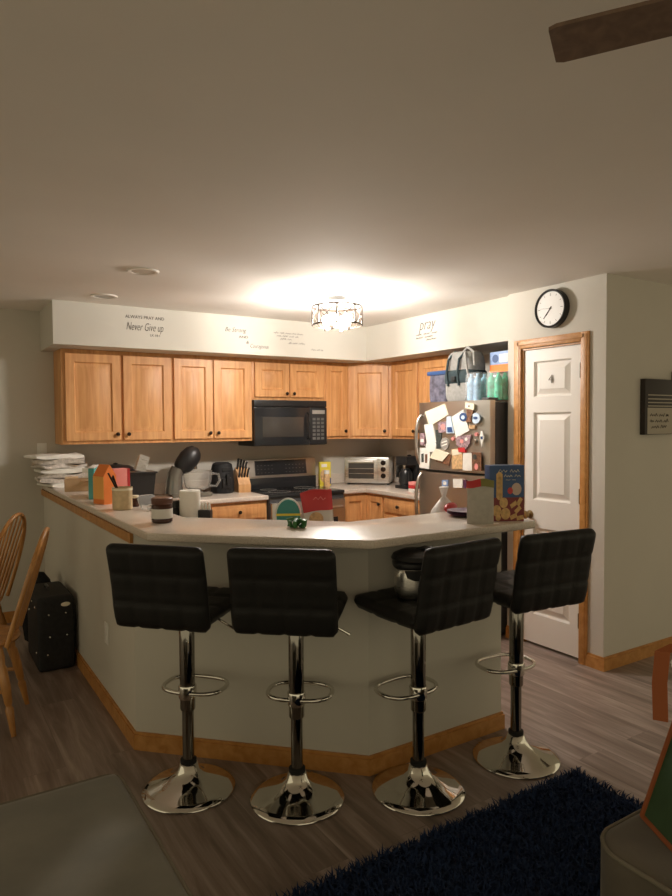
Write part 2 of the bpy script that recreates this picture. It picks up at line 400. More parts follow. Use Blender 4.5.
# diagonal corner cabinet
cw = math.hypot(.296, .296)
t = thing('wall_cabinet', 'diagonal maple corner wall cabinet above the toaster oven', 'cabinet', (-.026, .27, ZU), -PI/4, G)
MB().prism([(-.026, .582), (-.026, .27), (.27, -.026), (.582, -.026), (.582, .582)], 'z', ZU, ZU+HU).build('cabinet_body', MW, t, world=True, smooth=False)
add_door(t, .03, cw-.03, .03, HU-.035, cw-.06, .075)
t = thing('wall_cabinet', 'two-door maple wall cabinet on the right wall beside the refrigerator', 'cabinet', (.27, -.028, ZU), -PI/2, G)
MB().box(0, .87, 0, .312, 0, HU, .002).build('cabinet_body', MW, t)
add_door(t, .03, .405, .03, HU-.035, .375, .075); add_door(t, .435, .84, .03, HU-.035, .465, .075)

ZC = .93
G = 'maple base cabinets'
def base_cab(label, loc, rz, w, dep, drawers, doors):
    t = thing('base_cabinet', label, 'cabinet', loc, rz, G)
    MB().box(0, w, 0, dep, .10, ZC-.04, .002).box(0, w, .06, dep, 0, .10).build('cabinet_body', MW, t)
    for (a, b2) in drawers: add_drawer(t, a, b2, ZC-.19, ZC-.065)
    for (a, b2, s, z1) in doors: add_door(t, a, b2, .12, z1, (b2-.03 if s == 'r' else a+.03), z1-.06)
    return t
base_cab('maple base cabinet with one drawer left of the range', (-1.60, -.006, 0), 0, .54, .588, [(.03, .52)], [(.03, .27, 'r', ZC-.22), (.28, .52, 'l', ZC-.22)])
base_cab('maple base cabinet in the far left corner behind the bar', (-2.02, -.006, 0), 0, .418, .588, [(.03, .40)], [(.03, .40, 'r', ZC-.22)])
t = thing('base_cabinet', 'maple corner base cabinet with a folding pair of doors right of the range', 'cabinet', (-.30, -.006, 0), 0, G)
MB().prism([(-.30, -.006), (-.006, -.006), (-.006, -.275), (.582, -.275), (.582, .582), (-.30, .582)], 'z', .10, ZC-.04).build('cabinet_body', MW, t, world=True, smooth=False)
add_door(t, .03, .272, .12, ZC-.065, None, 0, b=.05)
w = .24; m = panel_leaf(w, ZC-.185, [(.05, w-.05, .05, ZC-.235)], .02, .009, .025)
m.xf(frame((-.027, -.03, .12), (0, -1, 0), (0, 0, 1)) @ Matrix(((1, 0, 0, 0), (0, 0, 1, 0), (0, -1, 0, 0), (0, 0, 0, 1))))
d = m.build('door', MW, t, world=True, ang=25)
kk = MB(); kk.lathe([(.006, 0), (.006, .012), (.015, .017), (.016, .023), (.011, .029), (.003, .031)], (-.027, -.24, .80), 14, Matrix.Rotation(-PI/2, 3, 'Y')); kk.build('knob', 'bronze', d, world=False)
d.children[0].location = (.30, .006, 0)
base_cab('maple base cabinet with one drawer between the corner and the refrigerator', (-.006, -.28, 0), -PI/2, .69, .588, [(.025, .46), (.48, .67)], [(.025, .46, 'r', ZC-.22), (.48, .67, 'l', ZC-.22)])
# cabinets under the low worktop inside the peninsula
t = thing('base_cabinet', 'maple base cabinet run on the kitchen side of the bar half wall', 'cabinet', (-2.04, -1.6, 0), 0, G)
MB().prism([(-2.629, -.03), (-2.629, -1.948), (-1.903, -2.673), (-1.145, -2.673), (-1.145, -2.09), (-1.66, -2.09), (-2.045, -1.705), (-2.045, -.03)], 'z', .0, ZC-.04).build('cabinet_body', MW, t, world=True, smooth=False)
for i in range(3):
    d = panel_leaf(.44, .68, [(.062, .378, .062, .618)]); d.xf(frame((-2.022, -1.66+i*.46, .12), (0, 1, 0), (0, 0, 1)) @ Matrix(((1, 0, 0, 0), (0, 0, 1, 0), (0, -1, 0, 0), (0, 0, 0, 1)))).build('door', MW, t, world=True, ang=25)

# worktops
def slab(poly, z0, z1, bev=.008):
    bm = bmesh.new(); vs = [bm.verts.new((x, y, z0)) for x, y in poly]; f = bm.faces.new(vs)
    r = bmesh.ops.extrude_face_region(bm, geom=[f]); bmesh.ops.translate(bm, vec=(0, 0, z1-z0), verts=[g for g in r['geom'] if isinstance(g, bmesh.types.BMVert)])
    bmesh.ops.recalc_face_normals(bm, faces=bm.faces)
    es = [e for e in bm.edges if abs(e.verts[0].co.z-e.verts[1].co.z) < 1e-5]
    bmesh.ops.bevel(bm, geom=es, offset=bev, segments=3, profile=.5, affect='EDGES')
    return MB().bm(bm)
bar = slab([(-2.757, .582), (-2.757, -2.258), (-2.049, -2.966), (-1.095, -2.966), (-1.079, -2.95), (-1.079, -2.475), (-1.847, -2.475), (-2.45, -1.872), (-2.45, .582)], 1.032, 1.069).build('bar_counter', 'counter')
tag(bar, 'long angled speckled laminate bar top along the half wall', 'counter')
t = slab([(-2.629, -1.6), (-2.629, .582), (-1.063, .582), (-1.063, -.05), (-2.0, -.05), (-2.0, -1.687), (-1.642, -2.045), (-1.143, -2.045), (-1.143, -2.672), (-1.905, -2.672), (-2.629, -1.948)], ZC-.04, ZC).build('worktop', 'counter')
tag(t, 'low speckled laminate worktop left of the range and behind the bar', 'counter')
struct('trim_3', MB().box(-2.44, -1.063, .562, .582, ZC+.001, ZC+.10, .004), 'counter')
t = slab([(-.297, .582), (-.297, -.05), (-.05, -.05), (-.05, -.985), (.582, -.985), (.582, .582)], ZC-.04, ZC).build('worktop', 'counter')
tag(t, 'speckled laminate corner worktop under the toaster oven', 'counter')
struct('trim_4', MB().box(-.297, .582, .562, .582, ZC+.001, ZC+.10, .004).box(.562, .582, -.985, .56, ZC+.001, ZC+.10, .004), 'counter')

# ------------------------------------------------------------------ range, microwave, fridge
t = thing('range', 'stainless electric range with black glass cooktop and rear control panel', 'stove', (-.68, .25, 0))
MB().box(-1.058, -.302, -.06, .56, .09, .905, .003).box(-1.03, -.33, -.02, .56, 0, .09).build('range_body', 'fridgeside', t, world=True)
MB().box(-1.058, -.302, -.075, .46, .905, .935, .006).build('cooktop', 'glassblk', t, world=True)
for (x, y, r) in ((-.87, .12, .10), (-.87, .34, .075), (-.49, .12, .075), (-.49, .34, .10)):
    MB().lathe([(r, 0), (r, .0008), (r-.004, .0008), (r-.004, 0), (r, 0)], (x, y, .9352), 28).build('burner_ring', 'greyink', t, world=True)
b = MB().prism([(.45, .93), (.56, .93), (.56, 1.205), (.475, 1.205), (.45, 1.05)], 'x', -1.065, -.295)
bg = b.build('control_panel', 'steel', t, world=True, smooth=False)
MB().box(-1.058, -.302, .438, .452, .935, 1.035, .002).build('backguard', 'glassblk', t, world=True)
cp = MB().prism([(.446, 1.06), (.452, 1.06), (.476, 1.195), (.469, 1.195)], 'x', -.945, -.40).build('display', 'glassblk', t, world=True, smooth=False)
for i in range(14):
    for j in range(3):
        if 5 <= i <= 7: continue
        o = MB().box(-.925+i*.037, -.913+i*.037, .444+j*.006, .453+j*.006, 1.08+j*.034, 1.084+j*.034).build('button', 'dullmark', cp, smooth=False); o.location = (.68, -.25, 0)
dd = MB().box(-1.052, -.308, -.095, -.06, .25, .86, .006).build('oven_door', 'steel', t, world=True)
MB().box(-.97, -.39, -.099, -.094, .34, .70, .004).build('window', 'glassblk', dd).location = (0, 0, 0)
dd.children[0].location = (.68, -.25, 0)
h = MB().tube([(-1.0, -.095, .79), (-1.0, -.135, .79), (-.36, -.135, .79), (-.36, -.095, .79)], .012).build('handle', 'steel', dd); h.location = (.68, -.25, 0)
MB().box(-1.052, -.308, -.09, -.06, .10, .24, .006).build('drawer', 'steel', t, world=True)

t = thing('microwave', 'black over-the-range microwave mounted beneath the short cabinet', 'microwave', (-.68, .3, 1.335))
MB().box(-1.057, -.305, .25, .58, 1.34, 1.753, .004).build('microwave_body', 'black', t, world=True)
d = MB().box(-1.057, -.49, .222, .25, 1.345, 1.69, .006).build('door', 'glassblk', t, world=True)
MB().box(-.98, -.56, .219, .223, 1.42, 1.60, .003).build('window', 'ovenglass', d).location = (.68, -.3, -1.335)
MB().tube([(-.515, .222, 1.40), (-.515, .195, 1.41), (-.515, .195, 1.63), (-.515, .222, 1.64)], .009).build('handle', 'black', d).location = (.68, -.3, -1.335)
p = MB().box(-.487, -.305, .222, .25, 1.345, 1.69, .006).build('control_panel', 'black', t, world=True)
q = MB().box(-.465, -.33, .219, .223, 1.63, 1.665)
for i in range(3):
    for j in range(0): q.box(-.462+i*.046, -.430+i*.046, .219, .223, 1.39+j*.036, 1.413+j*.036, .002)
q.build('display', 'greyink', p).location = (.68, -.3, -1.335)
for i in range(3):
    for j in range(6): MB().box(-.462+i*.046, -.430+i*.046, .2205, .223, 1.39+j*.036, 1.413+j*.036).build('button', 'dullmark', p, smooth=False).location = (.68, -.3, -1.335)
v = MB()
v.box(-1.057, -.305, .226, .25, 1.695, 1.753, .004)
for j in range(4): v.box(-1.04, -.32, .222, .228, 1.702+j*.012, 1.707+j*.012)
v.build('vent_grille', 'black', t, world=True)

t = thing('refrigerator', 'stainless top-freezer refrigerator covered with notes and photos', 'refrigerator', (.2, -1.39, 0))
MB().box(-.135, .56, -1.775, -1.005, .02, 1.685, .008).build('fridge_body', 'fridgeside', t, world=True)
def curved_door(z0, z1):
    n = 16; poly = []
    for i in range(n+1):
        y = -1.002-(.774)*i/n; s = (i/n-.5)*2
        poly.append((-.222+.02*abs(s)**6+.012*s*s, y))
    poly += [(-.14, -1.776), (-.14, -1.002)]
    return MB().prism(poly, 'z', z0, z1)
fd = curved_door(1.178, 1.70).build('freezer_door', 'dsteel', t, world=True, ang=50)
ff = curved_door(.08, 1.160).build('fridge_door', 'dsteel', t, world=True, ang=50)
def arc_handle(z0, z1, o):
    pts = []
    for i in range(15):
        s = i/14; pts.append((-.205-.055*math.sin(PI*s)**.5, -1.045, z0+(z1-z0)*s))
    h = MB().tube(pts, .014, 12).build('handle', 'steel', o); h.location = (-.2, 1.39, 0)
arc_handle(1.20, 1.60, fd); arc_handle(.70, 1.14, ff)
MB().box(-.20, -.10, -1.772, -1.70, 1.70, 1.718, .006).build('hinge_cover', 'fridgeside', t, world=True)
MB().lathe([(.03, 0), (.03, .006), (.012, .010)], (.02, -1.776, 1.62), 20, Matrix.Rotation(PI/2, 3, 'X')).build('round_sticker', 'greyink', t, world=True)

# papers and magnets on the refrigerator: quads traced on its front, each a thin sheet at its own place
CAMP = Vector((-3.5979, -5.1278, 1.5433))
def on_x(px, py, X):
    d = f_+r2*((px-336)/662.98)+u2*((448-py)/662.98); k = (X-CAMP.x)/d.x; p = CAMP+d*k; return (p.y, p.z)
def on_y(px, py, Y):
    d = f_+r2*((px-336)/662.98)+u2*((448-py)/662.98); k = (Y-CAMP.y)/d.y; p = CAMP+d*k; return (p.x, p.z)
FX = -.224
GP = 'papers and magnets on the refrigerator'
def note(name, cat, label, mat, quad, layer=0, z0=(400, 390), sc=6.72, deco=None):
    pts = [on_x(z0[0]+x/sc, z0[1]+y/sc, FX) for x, y in quad]; x1 = FX-.0025*(layer+1)
    cy = sum(p[0] for p in pts)/len(pts); cz = sum(p[1] for p in pts)/len(pts)
    o = MB().prism(pts, 'x', FX+.004, x1).build(name, mat, smooth=False, loc=(x1, cy, cz)); tag(o, label, cat, GP)
    for i, (m2, nm, q2) in enumerate(deco or []):
        pp = [on_x(z0[0]+x/sc, z0[1]+y/sc, FX) for x, y in q2]
        MB().prism([(p[0]-cy, p[1]-cz) for p in pp], 'x', 0, -.0012-.0004*i).build(nm, m2, o, smooth=False)
    return o
def circ(cx, cy, rx, ry=None, n=20):
    ry = ry or rx; return [(cx+rx*math.cos(2*PI*i/n), cy+ry*math.sin(2*PI*i/n)) for i in range(n)]
note('note', 'note', 'large tilted cream sheet at the upper left of the refrigerator door', 'cream', [(168, 148), (302, 92), (326, 165), (200, 245)], 0)
note('list', 'note', 'tall narrow white list near the fridge handle', 'paper', [(165, 232), (222, 228), (246, 350), (182, 352)], 1)
note('postcard', 'photo', 'dark green photo print half hidden beside the tall white list', 'darkp', [(240, 270), (276, 262), (284, 390), (246, 395)], 0)
note('photo', 'photo', 'small snapshot of a face below the large cream sheet', 'mixp', [(256, 215), (312, 212), (314, 284), (262, 288)], 1, deco=[('pink', 'face', circ(292, 248, 14, 19, 12))])
note('badge', 'magnet', 'blue and white rectangular magnet beside the face snapshot', 'sky', [(318, 180), (345, 176), (366, 290), (316, 292)], 2, deco=[('blue', 'print', [(322, 250), (352, 248), (360, 284), (324, 285)])])
note('letter', 'note', 'long tilted white letter in the middle of the refrigerator door', 'paper', [(348, 182), (428, 132), (468, 272), (380, 322)], 1)
note('tag', 'note', 'small white tag stuck at the top edge of the refrigerator door', 'cream', [(445, 82), (505, 95), (500, 136), (443, 120)], 3, deco=[('ink', 'print', circ(470, 108, 7, 5, 8))])
note('patch', 'magnet', 'red and brown patch between the round blue badges', 'brownp', [(452, 132), (494, 130), (492, 215), (448, 218)], 2)
note('round_magnet', 'magnet', 'round dark blue magnet overlapping the long white letter', 'blue', circ(430, 182, 25, 29), 3, deco=[('sky', 'print', circ(430, 184, 12, 14, 12))])
note('round_magnet', 'magnet', 'round pale blue magnet at the right of the refrigerator door', 'sky', circ(512, 190, 29, 36), 2, deco=[('blue', 'print', circ(512, 188, 15, 10, 12))])
note('slip', 'note', 'small tan slip under the red and brown patch', 'kraft', [(464, 236), (506, 236), (504, 260), (466, 262)], 0)
note('photo', 'photo', 'group photo print in muted purple below the long white letter', 'mixp', [(380, 330), (392, 310), (482, 300), (472, 362), (440, 402), (384, 372)], 2, deco=[('pink', 'faces', circ(420, 345, 12, 14, 10)), ('paper', 'shirt', circ(450, 330, 9, 12, 10))])
note('magnet', 'magnet', 'bright red magnet under the group photo', 'red', [(395, 388), (440, 386), (446, 420), (400, 418)], 3)
note('figure_magnet', 'magnet', 'slim white figure magnet near the right edge of the door', 'white', [(546, 275), (556, 275), (566, 320), (560, 340), (552, 382), (544, 340), (537, 320)], 1, deco=[('blue', 'shirt', [(544, 312), (560, 312), (558, 330), (546, 330)])])
note('postcard', 'photo', 'orange and cream postcard at the lower middle of the door', 'warmp', [(350, 396), (420, 396), (424, 532), (352, 532)], 1, deco=[('cream', 'print', [(354, 400), (416, 400), (416, 430), (354, 440)])])
note('card', 'note', 'plain white card between the postcard and the brown photo', 'paper', [(428, 424), (486, 424), (488, 542), (426, 540)], 2)
note('photo', 'photo', 'brown dog-coloured photo print at the lower right of the door', 'brownp', [(480, 418), (546, 420), (550, 544), (488, 544)], 1, deco=[('pink', 'print', circ(516, 515, 12, 22, 12)), ('darkp', 'print', circ(505, 450, 14, 18, 10))])
note('photo', 'photo', 'brown print tucked under the tilted pale note', 'brownp', [(238, 478), (300, 428), (346, 436), (332, 510)], 0)
note('note', 'note', 'tilted pale note overlapping the brown print', 'cream', [(244, 395), (332, 428), (290, 480), (204, 456)], 3)
note('striped_magnet', 'magnet', 'oval grey striped magnet in the middle of the door', 'greyink', circ(302, 362, 27, 42), 1, deco=[('paper', 'stripe', [(282, 350), (318, 338), (320, 346), (284, 358)]), ('paper', 'stripe', [(282, 372), (320, 358), (320, 366), (284, 380)])])
note('photo_strip', 'photo', 'white bordered photo card at the lower left of the door', 'paper', [(134, 390), (206, 390), (198, 530), (132, 520)], 1, deco=[('darkp', 'figure', [(146, 430), (162, 425), (164, 485), (148, 485)]), ('brownp', 'figure', [(172, 432), (188, 430), (186, 490), (172, 490)])])
note('snapshot', 'photo', 'tiny grey snapshot beside the fridge handle', 'mixp', [(136, 290), (166, 290), (166, 372), (134, 370)], 0, deco=[('paper', 'print', [(140, 330), (162, 330), (160, 350), (140, 350)])])
note('round_sticker', 'magnet', 'round white disc over the bottom of the tall list', 'white', circ(212, 376, 35, 42), 2)
for (x, y, l) in ((360, 328, 'pink dot magnet left of the group photo'), (516, 298, 'pink dot magnet below the pale blue round magnet')):
    note('dot_magnet', 'magnet', l, 'pink', circ(x, y, 9, 13, 10), 3)
note('magnet', 'magnet', 'small grey oval magnet below the right-hand pink dot', 'steel', circ(500, 345, 14, 14, 12), 2)
note('square_magnet', 'magnet', 'small square blue magnet on the lower fridge door', 'lblue', [(285, 605), (326, 605), (326, 646), (285, 646)], 2, deco=[('paper', 'print', circ(306, 626, 12, 13, 10))])
note('card', 'note', 'small white card on the lower fridge door', 'paper', [(360, 598), (424, 600), (424, 656), (362, 656)], 2)
note('magnet', 'magnet', 'dark strip magnet right of the white card on the lower fridge door', 'purple', [(430, 604), (450, 604), (450, 660), (432, 660)], 2)

# on top of the refrigerator
Z = 1.702
def blob(pts_r, c, rz=0, sc=(1, 1, 1), n=20, jit=0, seed=1):
    rnd = random.Random(seed); m = MB(); m.lathe(pts_r, (0, 0, 0), n)
    vs = []
    for v in m.v:
        k = 1+jit*rnd.uniform(-1, 1); vs.append(Vector((v.x*sc[0]*k, v.y*sc[1]*k, v.z*sc[2])))
    m.v = vs; return m.xf(Matrix.Translation(c) @ Matrix.Rotation(rz, 4, 'Z'))
def sbox(w, d, h, p=.35, n=20, rows=10, taper=0):   # soft cushion-like upright box, base at z=0
    prof = []
    m = MB(); vs = []; fs = []
    for j in range(rows+1):
        s = j/rows; e = 1-(abs(2*s-1)**4)*.12-taper*s
        for k in range(n):
            a = 2*PI*k/n; ca, sa = math.cos(a), math.sin(a)
            vs.append((w/2*e*math.copysign(abs(ca)**p, ca), d/2*e*math.copysign(abs(sa)**p, sa), h*s))
    for j in range(rows):
        for k in range(n): fs.append((j*n+k, j*n+(k+1) % n, j*n+n+(k+1) % n, j*n+n+k))
    fs.append(tuple(reversed(range(n)))); fs.append(tuple(range(rows*n, rows*n+n))); return m.add(vs, fs)
t = thing('storage_bag', 'clear zip storage bag with blue top full of dark clothing', 'bag', (.02, -1.06, Z-.015), R(-90))
sbox(.22, .16, .25).build('bag_body', plain('grey_bag_contents', (.11, .11, .15), .25, noise=.6, scale=18), t)
MB().box(-.115, .115, -.085, .085, .235, .268, .008).build('zip_band', 'blue', t)
t = thing('backpack', 'grey soft backpack with dark slate band standing on the refrigerator', 'backpack', (.0, -1.33, Z), R(-90))
sbox(.30, .22, .24, .5).build('bag_body', 'fabricgrey', t)
sbox(.315, .235, .11, .5).xf(Matrix.Translation((0, 0, .13))).build('band', 'fabricdark', t)
sbox(.31, .22, .16, .55, taper=.15).xf(Matrix.Translation((0, .0, .22))).build('top_flap', 'fabricgrey', t)
for x in (-.07, .05): MB().tube([(x, -.118, .12), (x-.01, -.125, .22), (x, -.115, .32), (x+.02, -.06, .385)], .009, 8).build('strap', 'fabricdark', t)
MB().tube([(.06, -.08, .375), (.13, -.10, .40), (.20, -.11, .36), (.21, -.11, .26)], .010, 8).build('shoulder_strap', 'fabricgrey', t)
MB().tube([(.09, -.09, .37), (.16, -.14, .24), (.19, -.13, .10), (.14, -.14, .01)], .008, 8).build('shoulder_strap', 'fabricgrey', t)
MB().box(-.02, .02, -.135, -.12, .15, .19, .004).build('buckle', 'black', t)
GB = 'bottles in the shrink-wrapped packs'
t = thing('bottle_pack', 'shrink-wrapped pack of water bottles in blue tinted film', 'bottles', (.0, -1.57, Z), R(-90))
bo = [(.03, 0), (.032, .02), (.03, .08), (.032, .12), (.022, .16), (.011, .175), (.012, .195), (.0, .196)]
for i in range(2):
    for j in range(3): MB().lathe(bo, (-.033+.066*i, -.14+.066*j, 0), 12).build('bottle', 'wrapblue', t)
sbox(.145, .212, .203, .3).xf(Matrix.Translation((0, -.074, 0))).build('shrink_film', 'film', t)
t = thing('bottle_pack', 'shrink-wrapped pack of green soda bottles beside the alcove wall', 'bottles', (-.015, -1.72, Z), R(-90))
for i in range(2):
    for j in range(3): MB().lathe(bo, (-.033+.066*i, -.07+.066*j, 0), 12).build('bottle', 'wrapgreen', t)
sbox(.145, .212, .203, .3).build('shrink_film', 'film', t)
t = thing('snack_box', 'blue and orange food carton set on top of the bottle packs', 'box', (.06, -1.68, Z+.205), R(-90))
MB().box(-.095, .095, -.06, .06, 0, .15, .002).build('carton', 'lblue', t)
MB().box(-.0955, .0955, -.0612, -.0595, .0, .055).build('orange_band', 'orange', t)
MB().lathe([(.03, 0), (.03, .002)], (-.04, -.06, .10), 16, Matrix.Rotation(PI/2, 3, 'X')).build('round_emblem', 'blue', t)
MB().box(.0, .08, -.0612, -.0595, .07, .13).build('white_panel', 'paper', t)

# ------------------------------------------------------------------ things on the worktops
# stand mixer
t = thing('stand_mixer', 'dark grey tilt-head stand mixer with a glass bowl', 'mixer', (-1.66, .27, ZC), R(-8))
MB().box(-.15, .19, -.09, .09, 0, .04, .018, 3).build('base', 'mixer', t)
cl = MB()
cl.tube([(-.12, 0, .03), (-.115, 0, .12), (-.105, 0, .19), (-.08, 0, .24)], [.078, .07, .064, .06], 16).build('column', 'mixer', t)
MB().tube([(-.075, 0, .215), (-.06, 0, .235), (-.03, 0, .27), (.01, 0, .32), (.05, 0, .365), (.075, 0, .39), (.09, 0, .402)], [.04, .068, .082, .088, .078, .055, .015], 18).build('head', 'black', t)
MB().cyl((.045, 0, .36), (.06, 0, .23), .028, .02).build('beater_shaft', 'chrome', t)
bw = t_bowl = MB().lathe([(.05, .045), (.10, .07), (.118, .13), (.122, .21), (.128, .215), (.118, .213), (.113, .13), (.095, .078), (.0, .055)], (.08, -.005, 0), 28).build('bowl', 'clear', t)
hp = [(.08+.118, -.03, .19), (.08+.17, -.045, .185), (.08+.18, -.05, .13), (.08+.15, -.04, .08), (.08+.105, -.03, .085)]
MB().tube(hp, .010, 8).build('handle', 'clear', bw)
# air fryer
t = thing('air_fryer', 'black rounded air fryer between the mixer and the knife block', 'air fryer', (-1.305, .38, ZC)); t.scale = (.86, .86, 1)
MB().lathe([(.105, 0), (.118, .02), (.122, .10), (.115, .20), (.10, .255), (.07, .272), (.0, .275)], (0, 0, 0), 28).build('fryer_body', 'matte', t)
MB().box(-.05, .05, -.135, -.105, .05, .14, .01).build('basket_front', 'black', t)
MB().box(-.016, .016, -.165, -.12, .08, .17, .008).build('handle', 'black', t)
MB().box(-.045, .045, -.118, -.098, .19, .225, .006).build('control_panel', 'glassblk', t)
# knife block
t = thing('knife_block', 'light wooden knife block holding black-handled knives', 'knife block', (-1.122, .355, ZC), R(-6))
MB().prism([(-.07, 0), (.07, 0), (.11, .17), (.03, .22), (-.07, .07)], 'x', -.055, .055).build('block', 'block', t, smooth=False)
MB().box(-.056, .056, -.0715, -.069, .02, .065).build('front_plate', 'block', t)
for i in range(4):
    for j in range(2):
        x = -.039+.026*i; y0 = -.02+.055*j; z0 = .13+.055*j
        MB().tube([(x, y0, z0), (x, y0-.035, z0+.07), (x, y0-.055, z0+.115-.01*i)], [.009, .0085, .01], 8).build('knife_handle', 'black', t)
# slow cooker in the corner
t = thing('slow_cooker', 'black pot with a dark domed lid in the back left corner', 'pot', (-2.25, .30, ZC))
MB().lathe([(.12, 0), (.14, .02), (.15, .235), (.155, .245)], (0, 0, 0), 28).build('pot_body', 'pot', t)
MB().lathe([(.157, .245), (.155, .258), (.11, .282), (.03, .294), (0, .295)], (0, 0, 0), 28).build('lid', 'pot', t)
MB().lathe([(.012, .293), (.022, .302), (.0, .308)], (0, 0, 0), 12).build('lid_knob', 'black', t)
for s in (-1, 1): MB().tube([(s*.15, -.04, .22), (s*.18, -.04, .225), (s*.18, .04, .225), (s*.15, .04, .22)], .01, 8).build('handle', 'black', t)
# toaster oven across the corner
t = thing('toaster_oven', 'stainless toaster oven set across the kitchen corner', 'toaster oven', (.20, .265, ZC), -PI/4)
MB().box(-.235, .215, -.03, .26, .015, .272, .008).build('oven_body', 'lsteel', t)
d = MB().box(-.222, .095, -.048, -.03, .03, .255, .004).build('door', 'lsteel', t)
MB().box(-.19, .065, -.0495, -.047, .062, .215, .002).build('window', 'ovenglass', d)
MB().tube([(-.19, -.045, .235), (-.19, -.075, .235), (.065, -.075, .235), (.065, -.045, .235)], .007, 8).build('handle', 'lsteel', d)
for z in (.11, .16): MB().box(-.185, .06, -.051, -.049, z, z+.004).build('rack', 'lsteel', d)
p = MB().box(.10, .213, -.040, -.03, .03, .26, .003).build('control_panel', 'lsteel', t)
for z in (.22, .155, .09): MB().lathe([(.026, 0), (.024, .018), (.02, .022), (0, .023)], (.157, -.04, z), 18, Matrix.Rotation(PI/2, 3, 'X')).build('dial', 'bronze', p)
for x in (-.20, .20):
    for y in (0, .22): MB().cyl((x, y, 0), (x, y, .016), .014).build('foot', 'black', t)
# coffee maker
t = thing('coffee_maker', 'black and silver coffee maker between toaster oven and refrigerator', 'coffee maker', (.30, -.26, ZC), R(-90))
MB().box(-.09, .09, -.10, .12, 0, .03, .008).box(-.09, .09, .02, .12, .02, .29, .012).box(-.09, .09, -.10, .10, .22, .30, .015).build('machine_body', 'black', t)
MB().lathe([(.06, .032), (.072, .06), (.068, .14), (.045, .18), (.05, .19), (0, .192)], (0, -.035, 0), 22).build('carafe', 'glassblk', t)
MB().box(-.092, -.07, -.104, -.02, .10, .29, .006).build('silver_trim', 'lsteel', t)
MB().tube([(.06, -.06, .17), (.105, -.09, .16), (.11, -.09, .08), (.07, -.06, .06)], .008, 8).build('handle', 'black', t)
MB().lathe([(.018, .298), (.02, .312), (0, .316)], (0, 0, 0), 12).build('lid_knob', 'black', t)
t = thing('kettle', 'silver kettle with black spout tucked beside the coffee maker', 'kettle', (.40, -.09, ZC), R(-60))
MB().lathe([(.055, 0), (.06, .02), (.055, .14), (.045, .22), (.03, .245), (0, .25)], (0, 0, 0), 22).build('kettle_body', 'lsteel', t)
MB().tube([(.05, 0, .21), (.085, 0, .20), (.09, 0, .10), (.06, 0, .05)], .009, 8).build('handle', 'black', t)
MB().cyl((-.045, 0, .18), (-.08, 0, .22), .016, .01).build('spout', 'lsteel', t)
MB().lathe([(.012, .248), (.014, .265), (0, .27)], (0, 0, 0), 12).build('lid_knob', 'black', t)
t = tag(MB().box(.54, .582, .0, .08, 1.09, 1.265, .006).build('wall_charger', 'white', loc=(.56, .04, 1.09)), 'upright white plastic box on the wall behind the coffee maker', 'box')
for i, (z, mt, l) in enumerate(((0, 'paper', 'white bottom tub of the small stack beside the refrigerator'), (.031, 'red', 'red middle tub of the small stack beside the refrigerator'), (.062, 'pink', 'pink top tub of the small stack beside the refrigerator'))):
    o = MB().box(-.04, .04, -.04, .04, 0, .030, .006).build('food_tub', mt); o.location = (.12, -.56, ZC+z); o.rotation_euler = (0, 0, R(7*i)); tag(o, l, 'tub', 'stacked food tubs')
# box and jar by the range
t = thing('food_box', 'yellow food carton standing at the back right of the range', 'box', (-.225, .40, ZC), R(-14))
MB().box(-.055, .055, -.025, .025, 0, .235, .001).build('carton', 'yellow', t)
MB().lathe([(.042, 0), (.042, .001)], (-.012, -.0255, .10), 18, Matrix.Rotation(PI/2, 3, 'X') @ Matrix.Diagonal((1, 1.5, 1))).build('picture', 'warmp', t)
MB().box(.02, .0555, -.0265, -.0245, .02, .08).build('blue_panel', 'blue', t)
MB().box(-.04, .015, -.0265, -.0245, .185, .215).build('title_panel', 'paper', t)
t = thing('spice_jar', 'small pale jar between the yellow carton and the range panel', 'jar', (-.262, .30, ZC))
MB().lathe([(.028, 0), (.03, .01), (.03, .11), (.024, .125)], (0, 0, 0), 18).build('jar_body', 'warmp', t); MB().lathe([(.026, .125), (.026, .16), (0, .161)], (0, 0, 0), 18).build('lid', 'paper', t)

# ---- bar: left arm
ZB = 1.069
rnd = random.Random(5)
labs = ['bottom newspaper bundle of the tall stack on the bar end', 'second newspaper from the bottom of the bar-end stack', 'third newspaper from the bottom of the bar-end stack', 'middle newspaper of the bar-end stack', 'fifth newspaper from the bottom of the bar-end stack', 'second newspaper from the top of the bar-end stack', 'crumpled top newspaper of the bar-end stack']
z = ZB
for i, l in enumerate(labs):
    h = .030+.006*(i % 2); w, d = .32+.06*rnd.random(), .27+.04*rnd.random()
    m = MB(); n = 10; vs = []; fs = []
    for s in (0, 1):
        for a in range(n+1):
            for c2 in range(n+1):
                x = (a/n-.5)*w; y = (c2/n-.5)*d
                e = 1-abs(2*a/n-1)**6*.5
                hz = (h*.5*(1+(1 if s else -1)*e))+(.012*math.sin(9*a/n+i)*math.sin(7*c2/n+i*2) if s or i else 0)*(1 if s else .4)
                vs.append((x, y, hz if s else min(hz, h*.5)))
    N = (n+1)**2
    for s in (0, 1):
        for a in range(n):
            for c2 in range(n):
                q = s*N+a*(n+1)+c2; f = (q, q+1, q+n+2, q+n+1); fs.append(f if s else f[::-1])
    per = [a*(n+1) for a in range(n+1)]+[n*(n+1)+c2 for c2 in range(1, n+1)]+[a*(n+1)+n for a in range(n-1, -1, -1)]+[c2 for c2 in range(n-1, 0, -1)]
    for k in range(len(per)): p0, p1 = per[k], per[(k+1) % len(per)]; fs.append((p0, p1, p1+N, p0+N))
    m.add(vs, fs); o = m.build('newspaper', 'news' if i % 3 else 'paper', ang=60); o.location = (-2.61+.015*rnd.uniform(-1, 1)-.012*i, .36, z); o.rotation_euler = (0, 0, R(rnd.uniform(-15, 15)))
    tag(o, l, 'newspaper', 'newspapers stacked on the bar end'); z += h+.003
